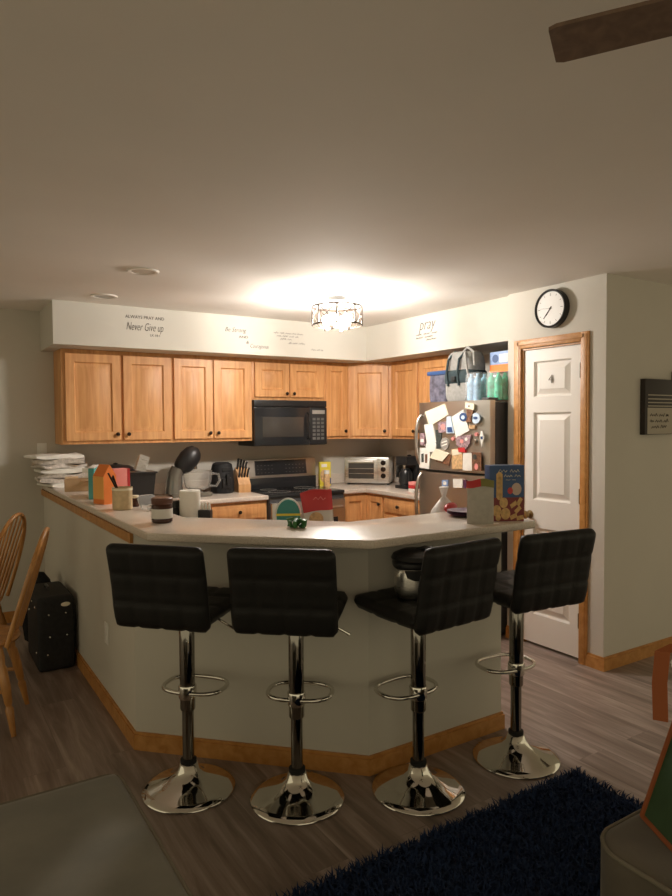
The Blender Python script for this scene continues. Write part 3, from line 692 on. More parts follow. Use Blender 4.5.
o = MB().box(-.004, .004, -.06, .06, 0, .14, .001).build('envelope', 'paper'); o.location = (-2.475, .17, ZB); o.rotation_euler = (0, R(0), R(50)); tag(o, 'white envelope standing against the newspaper stack', 'envelope')
t = thing('cardboard_box', 'small open cardboard box on the bar in front of the newspapers', 'box', (-2.60, -.13, ZB), R(-12))
b = MB(); b.box(-.11, .10, -.06, -.056, 0, .085).box(-.11, .10, .056, .06, 0, .085).box(-.11, -.106, -.06, .06, 0, .085).box(.096, .10, -.06, .06, 0, .085).box(-.11, .10, -.06, .06, 0, .004); b.build('carton', 'kraft', t, smooth=False)
MB().box(.0, .10, -.10, -.058, .078, .081, rot=Matrix.Rotation(R(-20), 4, 'X')).build('flap', 'lkraft', t, smooth=False)
MB().box(-.11, -.02, .058, .10, .085, .088, rot=Matrix.Rotation(R(25), 4, 'X')).build('flap', 'lkraft', t, smooth=False)
t = thing('picture_frame', 'teal edged picture frame standing on the bar beside an orange bag', 'frame', (-2.60, -.62, ZB), R(72))
MB().box(-.16, .14, .0, .035, 0, .20, .003).build('frame_body', 'teal', t)
# photo face looks toward the dining side (+y local is -x world)
MB().box(-.145, .125, .034, .037, .015, .185).build('photo', 'label', t)
MB().box(-.10, .09, .036, .0385, .04, .12).build('picture', 'warmp', t)
MB().box(-.16, .14, -.001, .036, .195, .203, .002).build('white_edge', 'white', t)
t = thing('gift_bag', 'orange gable-topped gift bag on the bar beside the teal frame', 'bag', (-2.645, -1.03, ZB), R(20))
MB().prism([(-.042, 0), (.042, 0), (.042, .17), (0, .235), (-.042, .17)], 'y', -.055, .055).build('bag_body', 'orange', t, smooth=False)
MB().box(-.0445, -.042, -.054, .054, .03, .165).build('side_panel', 'lorange', t, smooth=False)
t = thing('juice_carton', 'pink and red printed carton behind the can of sticks', 'carton', (-2.545, -.93, ZB), R(10))
MB().box(-.06, .06, -.045, .045, 0, .20, .002).build('carton', 'pink', t)
MB().box(-.0612, -.045, -.0462, .0462, 0, .2005).build('red_edge', 'red', t); MB().box(.045, .0612, -.0462, .0462, 0, .2005).build('red_edge', 'red', t)
t = thing('pencil_can', 'tan labelled can holding dark sticks near the bar edge', 'can', (-2.63, -1.37, ZB))
MB().lathe([(.050, 0), (.054, .004), (.054, .118), (.056, .124), (.052, .124), (.051, .01), (0, .01)], (0, 0, 0), 26).build('can_body', 'candle', t)
MB().lathe([(.0555, .108), (.0555, .119), (.054, .119), (.054, .108), (.0555, .108)], (0, 0, 0), 26).build('rim_band', 'cream', t)
for i, (dx, dy) in enumerate(((-.07, .02), (-.055, -.02), (-.045, .03))): MB().cyl((.02-.01*i, .01, .012), (dx, dy, .205-.012*i), .005).build('stick', 'bronze', t)
t = thing('spice_jar', 'tiny jar just right of the tan can on the bar', 'jar', (-2.535, -1.29, ZB))
MB().lathe([(.018, 0), (.02, .005), (.02, .045), (.016, .05)], (0, 0, 0), 16).build('jar_body', 'jarbrown', t); MB().lathe([(.018, .05), (.018, .065), (0, .066)], (0, 0, 0), 16).build('lid', 'cream', t)
t = thing('candle_jar', 'brown glass jar with dark lid and white label at the bar corner', 'jar', (-2.60, -1.98, ZB))
MB().lathe([(.044, 0), (.05, .006), (.05, .082), (.046, .09)], (0, 0, 0), 28).build('jar_body', 'jarbrown', t)
MB().lathe([(.0505, .022), (.0508, .024), (.0508, .066), (.0505, .068)], (0, 0, 0), 28).build('label', 'label', t)
MB().lathe([(.049, .09), (.051, .093), (.051, .116), (.047, .12), (0, .12)], (0, 0, 0), 28).build('lid', 'lidbrown', t)
lb, _ = text_mb('', .01, Matrix.Identity(4)) if False else (None, None)
t = thing('plastic_clamshell', 'clear plastic clamshell tub beside the brown glass jar', 'tub', (-2.47, -1.52, ZB), R(20))
sbox(.12, .10, .035, .5).build('tub', 'clearplastic', t); sbox(.125, .105, .012, .5).xf(Matrix.Translation((0, .10, .03)) @ Matrix.Rotation(R(55), 4, 'X')).build('lid', 'clearplastic', t)
t = thing('black_bin', 'black flared countertop bin with a silver lid tipped open', 'bin', (-2.31, -.60, ZC))
MB().prism([(-.065, -.05), (.065, -.05), (.065, .05), (-.065, .05)], 'z', 0, .005)
vs = []
b = MB()
def frus(w0, d0, w1, d1, z0, z1): 
    return [(-w0, -d0, z0), (w0, -d0, z0), (w0, d0, z0), (-w0, d0, z0), (-w1, -d1, z1), (w1, -d1, z1), (w1, d1, z1), (-w1, d1, z1)]
b.add(frus(.06, .055, .088, .07, 0, .285), [(3, 2, 1, 0), (0, 1, 5, 4), (1, 2, 6, 5), (2, 3, 7, 6), (3, 0, 4, 7), (4, 5, 6, 7)]); b.build('bin_body', 'black', t, smooth=False)
MB().box(-.098, .098, -.077, .077, .28, .292, .003).build('rim', 'black', t)
m = MB().prism([(-.03, 0), (.035, 0), (.02, .09), (-.005, .11)], 'x', -.05, .02).xf(Matrix.Translation((.02, .03, .288)) @ Matrix.Rotation(R(20), 4, 'Y')).build('lid', 'lsteel', t, smooth=False)
MB().box(-.035, .005, -.012, -.006, .03, .08).xf(Matrix.Translation((.02, .03, .288)) @ Matrix.Rotation(R(20), 4, 'Y')).build('lid_window', 'glassblk', t)

# ---- behind the bar on the low worktop
t = thing('coffee_jar', 'squat black jar behind the bar, left of the paper towels', 'jar', (-2.40, -1.545, ZC)); t.scale = (1, 1, 1.15)
MB().lathe([(.04, 0), (.045, .01), (.045, .11), (.035, .13)], (0, 0, 0), 20).build('jar_body', 'glassblk', t); MB().lathe([(.038, .13), (.038, .165), (0, .166)], (0, 0, 0), 20).build('lid', 'black', t)
t = thing('dish_soap', 'small brown bottle with silver cap next to the paper towels', 'bottle', (-2.30, -1.50, ZC))
MB().box(-.03, .03, -.025, .025, 0, .12, .012).build('bottle_body', 'lidbrown', t); MB().lathe([(.016, .118), (.02, .14), (.02, .165), (0, .167)], (0, 0, 0), 14).build('cap', 'lsteel', t)
t = thing('paper_towel_roll', 'white roll of paper towels standing behind the bar', 'paper towels', (-2.325, -1.61, ZC))
MB().lathe([(.054, 0), (.057, .004), (.057, .244), (.054, .247), (.02, .247), (.02, .22), (0, .22)], (0, 0, 0), 26).build('roll', 'paper', t)
MB().lathe([(.058, -.0), (.058, .0035), (.0, .0035)], (0, 0, 0), 24).build('holder_base', 'lsteel', t)
t = thing('bottle_caddy', 'black caddy of little white bottles behind the bar', 'caddy', (-2.262, -1.66, ZC), R(-40)); t.scale = (.8, .8, 1)
MB().box(-.05, .05, -.03, .03, 0, .14, .004).build('caddy_body', 'black', t)
for i in range(4): MB().lathe([(.010, .138), (.010, .165), (.006, .17), (.006, .182), (0, .183)], (-.036+.024*i, 0, 0), 12).build('bottle', 'paper', t)
def pouch(t, w, h, mat, th=.05, seed=1, topw=1.05):
    n, mrow = 12, 12; vs = []; fs = []
    for s in (-1, 1):
        for j in range(mrow+1):
            v = j/mrow
            for i in range(n+1):
                u = i/n*2-1; ww = w/2*(1+(topw-1)*v)
                tk = th/2*(1-u*u)**.6*(1-v)**.55+.0015
                vs.append((u*ww, s*tk, h*v+.006*math.sin(3*u+seed)*v))
    N = (n+1)*(mrow+1)
    for s in (0, 1):
        for j in range(mrow):
            for i in range(n):
                q = s*N+j*(n+1)+i; f = (q, q+1, q+n+2, q+n+1); fs.append(f if s == 0 else f[::-1])
    per = [i for i in range(n+1)]+[j*(n+1)+n for j in range(1, mrow+1)]+[mrow*(n+1)+i for i in range(n-1, -1, -1)]+[j*(n+1) for j in range(mrow-1, 0, -1)]
    for k in range(len(per)): a, c2 = per[k], per[(k+1) % len(per)]; fs.append((c2, a, a+N, c2+N))
    return MB().add(vs, fs)
t = thing('snack_pouch', 'teal round-topped snack pouch with a yellow stripe behind the bar', 'pouch', (-1.935, -2.03, ZC), R(-30))
b = MB(); n = 12
prof = []
for i in range(11):
    a = PI*i/10; prof.append((.062*math.cos(a), .13+.08*math.sin(a)))
b.prism([(-.062, 0), (.062, 0)]+prof, 'y', -.02, .02); b.build('pouch_body', 'tealbag', t, smooth=False)
MB().box(-.0635, .0635, -.0215, .0215, .125, .137).build('stripe', 'yellow', t)
MB().tube([(.063*math.cos(PI*i/14), -.0, .13+.082*math.sin(PI*i/14)) for i in range(15)], .007, 8).build('pale_edge', 'paper', t)
t = thing('snack_pouch', 'red and white snack pouch leaning open behind the bar', 'pouch', (-1.795, -2.14, ZC), R(-28))
MB().xf(Matrix.Identity(4))
pm = pouch(t, .14, .262, 'paper', .06, 2, 1.18); pm.xf(Matrix.Rotation(R(-7), 4, 'Y')).build('pouch_body', 'label', t)
pr = pouch(t, .141, .262, 'red', .062, 2, 1.185); pr.f = [f for f in pr.f if sum(pr.v[i].z for i in f)/len(f) > .155]
pr.v = [Vector((v.x*1.004, v.y*1.15+(.0006 if v.y > 0 else -.0006), v.z+.0005)) for v in pr.v]; pr.xf(Matrix.Rotation(R(-7), 4, 'Y')).build('red_top', 'red', t)
sc = MB(); scrawl(sc, frame((0, -.024, .21), (1, 0, 0), (0, 0, 1)), -.045, .05, 0, .022, 3, .002, .09); sc.build('lettering', 'pink', t)
MB().lathe([(.038, 0), (.038, .002)], (-.03, -.026, .11), 16, Matrix.Rotation(PI/2, 3, 'X')).build('picture', 'warmp', t)
t = thing('shopping_bag', 'knotted white plastic bag with something red inside behind the bar', 'bag', (-1.165, -2.39, ZC), R(20)); t.scale = (1.25, 1, .93)
blob([(.05, 0), (.085, .03), (.095, .09), (.075, .15), (.035, .20), (.012, .225), (.02, .25), (.03, .28), (0, .281)], (0, 0, 0), sc=(1, .75, 1), n=24, jit=.06, seed=4).build('bag_body', 'bagplastic', t, ang=70)
MB().sph((-.015, -.052, .165), .05, 14, (1.0, .5, .6)).build('red_contents', 'red', t)

# ---- bar: right arm
t = thing('hair_bow', 'dark green curly ribbon bow lying on the bar top', 'bow', (-2.14, -2.50, ZB))
for i in range(7):
    a = 2*PI*i/7+.3; c, s = math.cos(a), math.sin(a); L = .035+.008*(i % 3)
    MB().tube([(0, 0, .012), (c*L*.5, s*L*.5, .04), (c*L, s*L, .032), (c*L*.95, s*L*.95, .010), (c*.3*L, s*.3*L, .008)], [.006, .009, .010, .009, .006], 8).build('loop', 'leaf', t)
MB().sph((0, 0, .028), .013, 12).build('knot', 'leaf', t)
t = thing('snack_pouch', 'grey upright snack pouch with a red and green top on the bar', 'pouch', (-1.375, -2.880, ZB), R(-33))
pm = pouch(t, .125, .205, 'foil', .06, 1, 1.0); pm.build('pouch_body', 'foil', t)
pr = pouch(t, .126, .205, 'foil', .062, 1, 1.0); pr.f = [f for f in pr.f if sum(pr.v[i].z for i in f)/len(f) > .172]
pl = MB(); pl.v = [Vector((v.x*1.01, v.y*1.2+(.0008 if v.y > 0 else -.0008), v.z+.0006)) for v in pr.v]
pl.f = [f for f in pr.f if sum(pr.v[i].x for i in f)/len(f) > .0]; pl.build('green_top', plain('olive_print', (.20, .19, .05), .5), t)
pl2 = MB(); pl2.v = pl.v; pl2.f = [f for f in pr.f if sum(pr.v[i].x for i in f)/len(f) <= .0]; pl2.build('red_top', 'red', t)
t = thing('cookie_box', 'blue cookie carton with pictured cookies near the end of the bar', 'box', (-1.20, -2.87, ZB), R(-26)); t.scale = (.95, 1, 1.14)
MB().box(-.095, .085, -.035, .035, 0, .235, .001).build('carton', 'blue', t)
pic = MB()
for (x, z, r) in ((-.058, .045, .024), (-.012, .032, .025), (-.022, .078, .022), (-.05, .004+.012, .014)):
    pic.lathe([(r, 0), (r, .0008), (r*.8, .0014), (0, .0014)], (x, -.035, z), 18, Matrix.Rotation(PI/2, 3, 'X'))
MB().box(-.088, .084, -.0357, -.0345, .001, .10).build('red_panel', 'dcookie', t)
pic.build('cookie_picture', 'cookie', t)
w_ = MB()
for (x, z, a) in ((.03, .07, 30), (.052, .048, 40), (.03, .02, 20), (.064, .014, 10), (.06, .082, 55)):
    w_.box(x-.018, x+.018, -.0364, -.0348, z-.009, z+.009, rot=Matrix.Rotation(R(-a), 4, 'Y'))
w_.build('wafer_picture', 'cookie', t)
MB().box(-.06, -.028, -.0357, -.0345, .10, .20).build('cookie_stack_picture', 'gold', t)
st = MB()
for i in range(5): st.lathe([(.015, 0), (.015, .0012)], (-.044, -.0352, .105+.022*i), 14, Matrix.Rotation(PI/2, 3, 'X'))
st.build('cookie_stack_top', 'cookie', t)
MB().lathe([(.026, 0), (.026, .001)], (.045, -.035, .135), 16, Matrix.Rotation(PI/2, 3, 'X')).build('flower_picture', plain('pale_print', (.55, .42, .36), .6), t)
MB().lathe([(.014, 0), (.014, .0012)], (.012, -.035, .128), 12, Matrix.Rotation(PI/2, 3, 'X')).build('berry_picture', 'red', t)
sc = MB(); fr = frame((0, -.0358, 0), (1, 0, 0), (0, 0, 1)); scrawl(sc, fr, -.05, .07, .205, .014, 11, .0014, .05); scrawl(sc, fr, -.02, .065, .186, .012, 12, .0014, .045); scrawl(sc, fr, -.01, .05, .172, .005, 13, .0007, .03); sc.build('lettering', 'cream', t)
GPl = 'stacked plates on the bar'
for i, l in enumerate(('bottom purple plate of the stack behind the grey pouch', 'middle purple plate of the stack behind the grey pouch', 'top purple plate of the stack behind the grey pouch')):
    o = MB().lathe([(.045, 0), (.06, .002), (.092, .014), (.095, .0155), (.091, .0165), (.06, .006), (0, .005)], (0, 0, 0), 30).build('plate', 'purple'); o.location = (-1.25, -2.65, ZB+.007*i); tag(o, l, 'plate', GPl)

# ------------------------------------------------------------------ lights in the room
LX, LY = -1.04, -1.12
t = thing('ceiling_light', 'glowing semi-flush ceiling light with a nickel crossed-bar drum', 'lamp', (LX, LY, 2.44))
MB().lathe([(.062, 0), (.064, -.006), (.060, -.03), (.03, -.036), (0, -.036)], (0, 0, 0), 28).build('canopy', plain('dull_nickel', (.03, .029, .027), .6), t)
MB().cyl((0, 0, -.03), (0, 0, -.225), .007).build('stem', 'nickel', t)
z0, z1, rr = -.205, -.075, .178
fr_ = MB()
for zz in (z0, z1): fr_.lathe([(rr-.004, zz), (rr, zz), (rr, zz+.010), (rr-.004, zz+.010), (rr-.004, zz)], (0, 0, 0), 40)
N8 = 8
for k in range(N8):
    a0 = 2*PI*k/N8+.2; a1 = 2*PI*(k+1)/N8+.2
    p = lambda a, zz: (rr*math.cos(a), rr*math.sin(a), zz)
    fr_.tube([p(a0, z0), p(a0, z1+.01)], .0042, 6)
    for (za, zb) in ((z0, z1), (z1, z0)): fr_.tube([p(a0+(a1-a0)*i/6, za+(zb-za)*i/6+.005) for i in range(7)], .0028, 6)
for k in range(4):
    a = PI/2*k+.2; fr_.tube([(0, 0, -.072), (rr*math.cos(a), rr*math.sin(a), -.072)], .0035, 6)
fr_.build('drum_frame', 'bronze', t)
for k in range(4):
    a = PI/2*k+.6; x, y = .085*math.cos(a), .085*math.sin(a)
    sk = MB().cyl((x, y, -.235), (x, y, -.208), .016).build('socket', 'nickel', t)
    MB().lathe([(.012, -.21), (.014, -.195), (.028, -.175), (.030, -.158), (.024, -.138), (.010, -.128), (0, -.127)], (x, y, 0), 18).build('bulb', 'bulb', sk)
MB().tube([(0, 0, -.222), (.085*math.cos(.6), .085*math.sin(.6), -.222)], .005, 6).tube([(0, 0, -.222), (-.085*math.cos(.6), -.085*math.sin(.6), -.222)], .005, 6).tube([(0, 0, -.222), (-.085*math.sin(.6), .085*math.cos(.6), -.222)], .005, 6).tube([(0, 0, -.222), (.085*math.sin(.6), -.085*math.cos(.6), -.222)], .005, 6).build('socket_arms', 'nickel', t)
for (x, y, l) in ((-2.448, -1.216, 'unlit recessed ceiling light nearest the camera, above the bar'), (-2.461, -.321, 'unlit recessed ceiling light close to the soffit')):
    t = thing('recessed_light', l, 'lamp', (x, y, 2.44), 0, 'recessed ceiling lights')
    MB().lathe([(.092, 0), (.092, -.004), (.086, -.008), (.068, -.006), (.066, 0)], (0, 0, 0), 32).build('trim_ring', 'recess', t)
    MB().lathe([(.066, -.0045), (.05, -.0035), (0, -.003)], (0, 0, 0), 32).build('baffle', 'recessin', t)
# ceiling fan: one blade reaches into the picture
t = thing('ceiling_fan', 'dark ceiling fan whose blade crosses the upper right corner', 'fan', (-2.13, -4.78, 2.44))
MB().lathe([(.075, 0), (.075, -.02), (.05, -.04), (.05, -.06), (.11, -.08), (.12, -.14), (.09, -.19), (0, -.20)], (0, 0, 0), 28).build('motor_housing', 'bronze', t)
a0 = math.atan2(.58, -.355)
for k in range(5):
    a = a0+2*PI*k/5
    b = MB(); pl = [(.17, -.035), (.30, -.05), (.66, -.056), (.675, -.05), (.675, .05), (.66, .056), (.30, .05), (.17, .035)]
    b.prism(pl, 'z', -.146, -.138); b.xf(Matrix.Rotation(a, 4, 'Z') @ Matrix.Rotation(R(7), 4, 'X') @ Matrix.Identity(4)); b.build('blade', 'fan', t, smooth=False)
    MB().box(.09, .22, -.012, .012, -.136, -.128, .003).xf(Matrix.Rotation(a, 4, 'Z')).build('blade_bracket', 'bronze', t)

# ------------------------------------------------------------------ wall things
t = thing('wall_clock', 'round black-rimmed wall clock above the pantry door', 'clock', (-.04, -2.20, 2.282), -PI/2)
rot = Matrix.Rotation(PI/2, 3, 'X')
MB().lathe([(.118, 0), (.125, .004), (.125, .045), (.120, .050), (.112, .046), (.110, .036), (0, .036)], (0, 0, 0), 44, rot).build('case', 'black', t)
MB().lathe([(.111, .037), (.111, .039), (0, .039)], (0, 0, 0), 44, rot).build('dial', 'clockface', t)
mk = MB()
for k in range(12):
    a = 2*PI*k/12; L = .012 if k % 3 else .018
    mk.tube([((.10-L)*math.sin(a), -.0395, (.10-L)*math.cos(a)), (.10*math.sin(a), -.0395, .10*math.cos(a))], .0018, 4)
mk.build('hour_marks', 'greyink', t)
def hand(a, L, w, nm): MB().tube([(-.015*math.sin(a), -.041, -.015*math.cos(a)), (L*math.sin(a), -.041, L*math.cos(a))], [w, w*.6], 6).build(nm, 'ink', t)
hand(R(219), .055, .0035, 'hour_hand'); hand(R(222), .082, .0026, 'minute_hand'); hand(R(275), .08, .001, 'second_hand')
MB().lathe([(.006, 0), (.006, .003), (0, .003)], (0, -.040, 0), 12, rot).build('hub', 'ink', t)
t = thing('wall_sign', 'square dark and cream wall sign with white bands and dark lines of script', 'sign', (.47, -2.59, 1.457))
MB().box(-.16, .14, -.036, 0, 0, .356, .002).build('board', 'signdark', t)
MB().box(-.135, .1405, -.0372, -.035, .004, .172).build('cream_panel', 'signcream', t)
for i, zz in enumerate((.18, .202, .225, .25)): MB().box(-.13, .1405, -.0372, -.035, zz, zz+.007).build('white_band', 'signcream', t)
sc = MB(); fr = frame((0, -.0375, 0), (1, 0, 0), (0, 0, 1))
for i, (x0, x1, y) in enumerate(((-.11, .09, .115), (-.11, .09, .078), (-.095, .07, .04))): scrawl(sc, fr, x0, x1, y, .022, 20+i, .0016, .06)
sc.build('lettering', 'signdark', t)
t = thing('wall_sign', 'dark wall sign cut off at the right edge of the photo', 'sign', (.80, -2.59, 1.57))
MB().box(-.145, .145, -.035, 0, 0, .30, .002).build('board', 'signdark', t); MB().box(-.13, .13, -.0362, -.034, .015, .10).build('cream_panel', plain('sign_rust', (.16, .07, .04), .7), t)
def outlet(label, loc, rz):
    t = thing('wall_outlet', label, 'outlet', loc, rz)
    MB().box(-.036, .036, -.006, 0, -.058, .058, .003).build('cover_plate', 'white', t)
    for zz in (-.026, .026): MB().box(-.017, .017, -.009, -.005, zz-.014, zz+.014, .003).build('socket', 'white', t)
outlet('white outlet low on the dining side of the half wall', (-2.746, -1.451, .411), -PI/2)
outlet('pale outlet on the back wall above the newspaper stack', (-2.75, .584, 1.34), 0)

# lettering on the soffit
def decal(label, lines, X=None):
    t = thing('wall_lettering', label, 'lettering', lines[0][1], 0 if X is None else 0)
    for (s, o, size, ex, sh, w) in lines:
        mb, ww = text_mb(s, size, Matrix.Identity(4), sh)
        k = w/ww; fr = frame(o, ex, (0, 0, 1)); mb.xf(fr @ Matrix.Diagonal((k, 1, 1, 1))); mb.build('lettering', 'textink' if size < .05 or size > .1 else 'ink', t, world=True, smooth=False)
    return t
ex = (1, 0, 0); yy = -.0012
decal('dark script reading Never Give Up on the left of the soffit', [('ALWAYS PRAY AND', (-2.232, yy, 2.352), .034, ex, 0, .30), ('Never Give up', (-2.228, yy, 2.262), .088, ex, .35, .285), ('LK 18:1', (-2.045, yy, 2.222), .026, ex, 0, .075)])
decal('grey script reading Be Strong and Courageous on the middle of the soffit', [('Be Strong', (-1.425, yy, 2.306), .052, ex, .3, .19), ('AND', (-1.30, yy, 2.258), .030, ex, 0, .085), ('&', (-1.235, yy, 2.215), .035, ex, .2, .025), ('Courageous', (-1.20, yy, 2.182), .05, ex, .3, .17)])
t = thing('wall_lettering', 'three small grey written lines near the soffit corner', 'lettering', (-.85, yy, 2.25))
for i, (x0, x1, zz) in enumerate(((-.975, -.69, 2.318), (-.945, -.72, 2.292), (-.91, -.80, 2.268), (-.83, -.66, 2.236), (-.60, -.48, 2.19))):
    m = MB(); scrawl(m, frame((0, yy, 0), ex, (0, 0, 1)), x0, x1, zz, .016, 40+i, .0016, .05); m.build('lettering', 'textink', t, world=True)
ex = (0, -1, 0)
t = decal('grey script reading pray on the right-hand soffit', [('pray', (-.0012, -.77, 2.315), .135, ex, .3, .21)])
for i, (y0, y1, zz) in enumerate(((.735, 1.0, 2.272), (.735, 1.0, 2.246), (.87, 1.0, 2.222))):
    m = MB(); scrawl(m, frame((-.0012, 0, 0), ex, (0, 0, 1)), y0, y1, zz, .014, 60+i, .0018, .09); m.build('lettering', 'textink', t, world=True)

# ------------------------------------------------------------------ bar stools
def path_pad(path, W, T, rows, cols, n_u=24, n_v=28, groove=.006, round_=.03):
    """upholstered pad swept along a yz path; quilted; W wide (x), T thick"""
    pts = [Vector((0, y, z)) for y, z in path]
    L = [0]
    for i in range(1, len(pts)): L.append(L[-1]+(pts[i]-pts[i-1]).length)
    tot = L[-1]
    def at(s):
        s = max(0, min(tot, s))
        for i in range(1, len(pts)):
            if s <= L[i]+1e-9:
                k = (s-L[i-1])/(L[i]-L[i-1]); return pts[i-1].lerp(pts[i], k)
        return pts[-1]
    vs = []; fs = []
    for sd in (1, -1):
        for j in range(n_v+1):
            v = j/n_v; s = v*tot; p = at(s); d = (at(s+.01)-at(s-.01)).normalized(); nrm = Vector((0, -d.z, d.y))
            for i in range(n_u+1):
                u = i/n_u; x = (u-.5)*W
                ev = min(s, tot-s)/round_; eu = (W/2-abs(x))/round_
                e = min(1, math.sqrt(max(0, 1-(1-min(1, ev))**2)))*min(1, math.sqrt(max(0, 1-(1-min(1, eu))**2)))
                g = 0
                for r_i in range(1, rows):
                    g = max(g, math.exp(-((v-r_i/rows)*tot/.008)**2))
                for c_i in range(1, cols):
                    g = max(g, math.exp(-((u-c_i/cols)*W/.008)**2))
                k2 = T/2*(.18+.82*e)-groove*g*min(1, e)
                # round the corners of the outline
                cx = max(0, abs(x)-(W/2-round_)); cy = max(0, round_-min(s, tot-s)); q = math.hypot(cx, cy)
                pp = p.copy(); xx = x
                if q > round_:
                    f = round_/q; xx = math.copysign(W/2-round_+cx*f, x); sh = cy*(1-f); pp = p+d*(sh if s < tot/2 else -sh)
                vs.append(pp+nrm*(k2*sd)+Vector((xx, 0, 0)))
    N = (n_u+1)*(n_v+1)
    for s in (0, 1):
        for j in range(n_v):
            for i in range(n_u):
                q = s*N+j*(n_u+1)+i; f = (q, q+1, q+n_u+2, q+n_u+1); fs.append(f if s == 0 else f[::-1])
    per = list(range(n_u+1))+[j*(n_u+1)+n_u for j in range(1, n_v+1)]+[n_v*(n_u+1)+i for i in range(n_u-1, -1, -1)]+[j*(n_u+1) for j in range(n_v-1, 0, -1)]
    for k in range(len(per)): a, c2 = per[k], per[(k+1) % len(per)]; fs.append((c2, a, a+N, c2+N))
    return MB().add(vs, fs)
GS = 'black bar stools along the bar'
def make_stool():
    t = thing('bar_stool', '', 'bar stool', (0, 0, 0), 0, GS)
    MB().lathe([(.190, 0), (.196, .004), (.194, .010), (.165, .020), (.125, .033), (.090, .048), (.062, .066), (.046, .088), (.038, .108), (.034, .112)], (0, 0, 0), 48).build('base', 'chrome', t, ang=60)
    MB().lathe([(.034, .108), (.034, .128), (.026, .132)], (0, 0, 0), 24).build('collar', 'soil', t)
    MB().cyl((0, 0, .11), (0, 0, .42), .0245, n=24).build('lower_column', 'dchrome', t, ang=60)
    MB().lathe([(.030, .34), (.032, .345), (.032, .735), (.030, .74)], (0, 0, 0), 24).build('upper_column', 'dchrome', t, ang=60)
    n = 36; pts = []
    for k in range(n):
        a = 2*PI*k/n; c, s = math.cos(a), math.sin(a); pts.append((.135*math.copysign(abs(c)**.75, c), .075+.098*math.copysign(abs(s)**.75, s), .415+.0*s))
    fr = MB().tube(pts, .0095, 10, True).build('footrest', 'chrome', t, ang=60)
    MB().lathe([(.036, .39), (.038, .395), (.038, .44), (.036, .445)], (0, 0, 0), 24).build('footrest_clamp', 'chrome', t)
    MB().box(-.09, .09, -.09, .10, .736, .752, .006).build('mount_plate', 'soil', t)
    MB().tube([(.05, .0, .742), (.13, .02, .73), (.20, .04, .685), (.215, .045, .675)], [.0055, .0055, .0055, .007], 8).build('lift_lever', 'chrome', t)
    seat = [(.205, .782), (.197, .790), (.15, .788), (.05, .780), (-.05, .778), (-.12, .778), (-.165, .780), (-.185, .787)]
    path_pad(seat, .38, .058, 3, 3).build('seat', 'leather', t, ang=70)
    back = [(-.180, .752), (-.200, .77), (-.212, .82), (-.222, .90), (-.240, .99), (-.262, 1.083)]
    path_pad(back, .41, .058, 3, 4).build('backrest', 'leather', t, ang=70)
    return t
st0 = make_stool()
spots = [(-2.655, -2.46, 47, 'leftmost black quilted bar stool, nearest the angled corner of the half wall'), (-2.305, -2.775, 41, 'second black bar stool from the left, backrest square to the middle of the bar'),
         (-1.848, -3.0, -4, 'third black bar stool from the left, with a silver appliance on its seat'), (-1.30, -3.035, 6, 'rightmost black bar stool in front of the white pantry door')]
for i, (x, y, az, l) in enumerate(spots):
    if i == 0: st0.location = (x, y, 0); st0.rotation_euler = (0, 0, R(-az)); st0['label'] = l
    else: dup(st0, (x, y, 0), R(-az), l)
# appliance on the third stool
t = thing('pressure_cooker', 'stainless and black cooker resting on the third stool seat', 'cooker', (-1.81, -2.95, .812), R(-35)); t.scale = (1, 1, .78)
sbox(.20, .19, .17, .6).build('cooker_body', 'lsteel', t)
sbox(.215, .20, .045, .6).xf(Matrix.Translation((0, 0, .155))).build('collar', 'black', t)
MB().lathe([(.108, .195), (.112, .205), (.105, .225), (.07, .245), (0, .25)], (0, 0, 0), 28).build('lid', 'black', t)
MB().prism([(-.06, .155), (-.05, .12), (-.02, .105), (.02, .105), (.05, .12), (.06, .155)], 'y', -.108, -.09).build('front_panel', 'black', t)
MB().tube([(.0, -.0, .245), (.03, -.02, .262), (.06, -.03, .262)], .012, 8).build('lid_handle', 'black', t)

# ------------------------------------------------------------------ dining chairs
def make_windsor(label, loc, rz):
    t = thing('dining_chair', label, 'chair', loc, rz, 'oak bow-back dining chairs')
    m = MB(); m.lathe([(.0, .425), (.17, .425), (.205, .435), (.212, .447), (.205, .457), (.17, .455), (0, .448)], (0, 0, 0), 32); m.v = [Vector((v.x*1.02, v.y*.98, v.z)) for v in m.v]; m.build('seat', 'oakc', t, ang=60)
    for sx in (-1, 1):
        for sy in (-1, 1):
            a = Vector((.13*sx, .13*sy, .43)); b2 = Vector((.20*sx, .20*sy, 0)); pr = [(0, .016), (.12, .019), (.2, .015), (.24, .021), (.45, .024), (.62, .019), (.66, .014), (.70, .021), (.85, .016), (1, .012)]
            MB().tube([a.lerp(b2, s) for s, _ in pr], [r for _, r in pr], 12).build('leg', 'oakc', t)
    for sx in (-1, 1): MB().tube([(.165*sx, -.165, .215), (.165*sx, 0, .215), (.165*sx, .165, .215)], [.009, .014, .009], 10).build('stretcher', 'oakc', t)
    MB().tube([(-.165, 0, .215), (0, 0, .215), (.165, 0, .215)], [.009, .014, .009], 10).build('stretcher', 'oakc', t)
    H = .55; lean = .17
    def bow(u):   # u 0..1 along the arch
        a = PI*(1-u); x = .215*math.cos(a)*(1 if abs(math.cos(a)) < .97 else 1); zz = max(0, math.sin(a))**.62
        return Vector((x*(.86+.14*zz), -.175-lean*zz*H/.55, .445+H*zz))
    MB().tube([bow(i/30) for i in range(31)], .0125, 10).build('bow', 'oakc', t, ang=60)
    for i in range(7):
        x = -.135+.045*i; b0 = Vector((x*.85, -.172+.01*(1-abs(i-3)/3), .445))
        u = .5+.5*(x*1.25/.215)*.62; tp = bow(min(.93, max(.07, u))); sp = [b0.lerp(tp, s) for s in (0, .3, .6, 1)]
        MB().tube(sp, [.0075, .0095, .008, .006], 8).build('spindle', 'oakc', t)
    return t
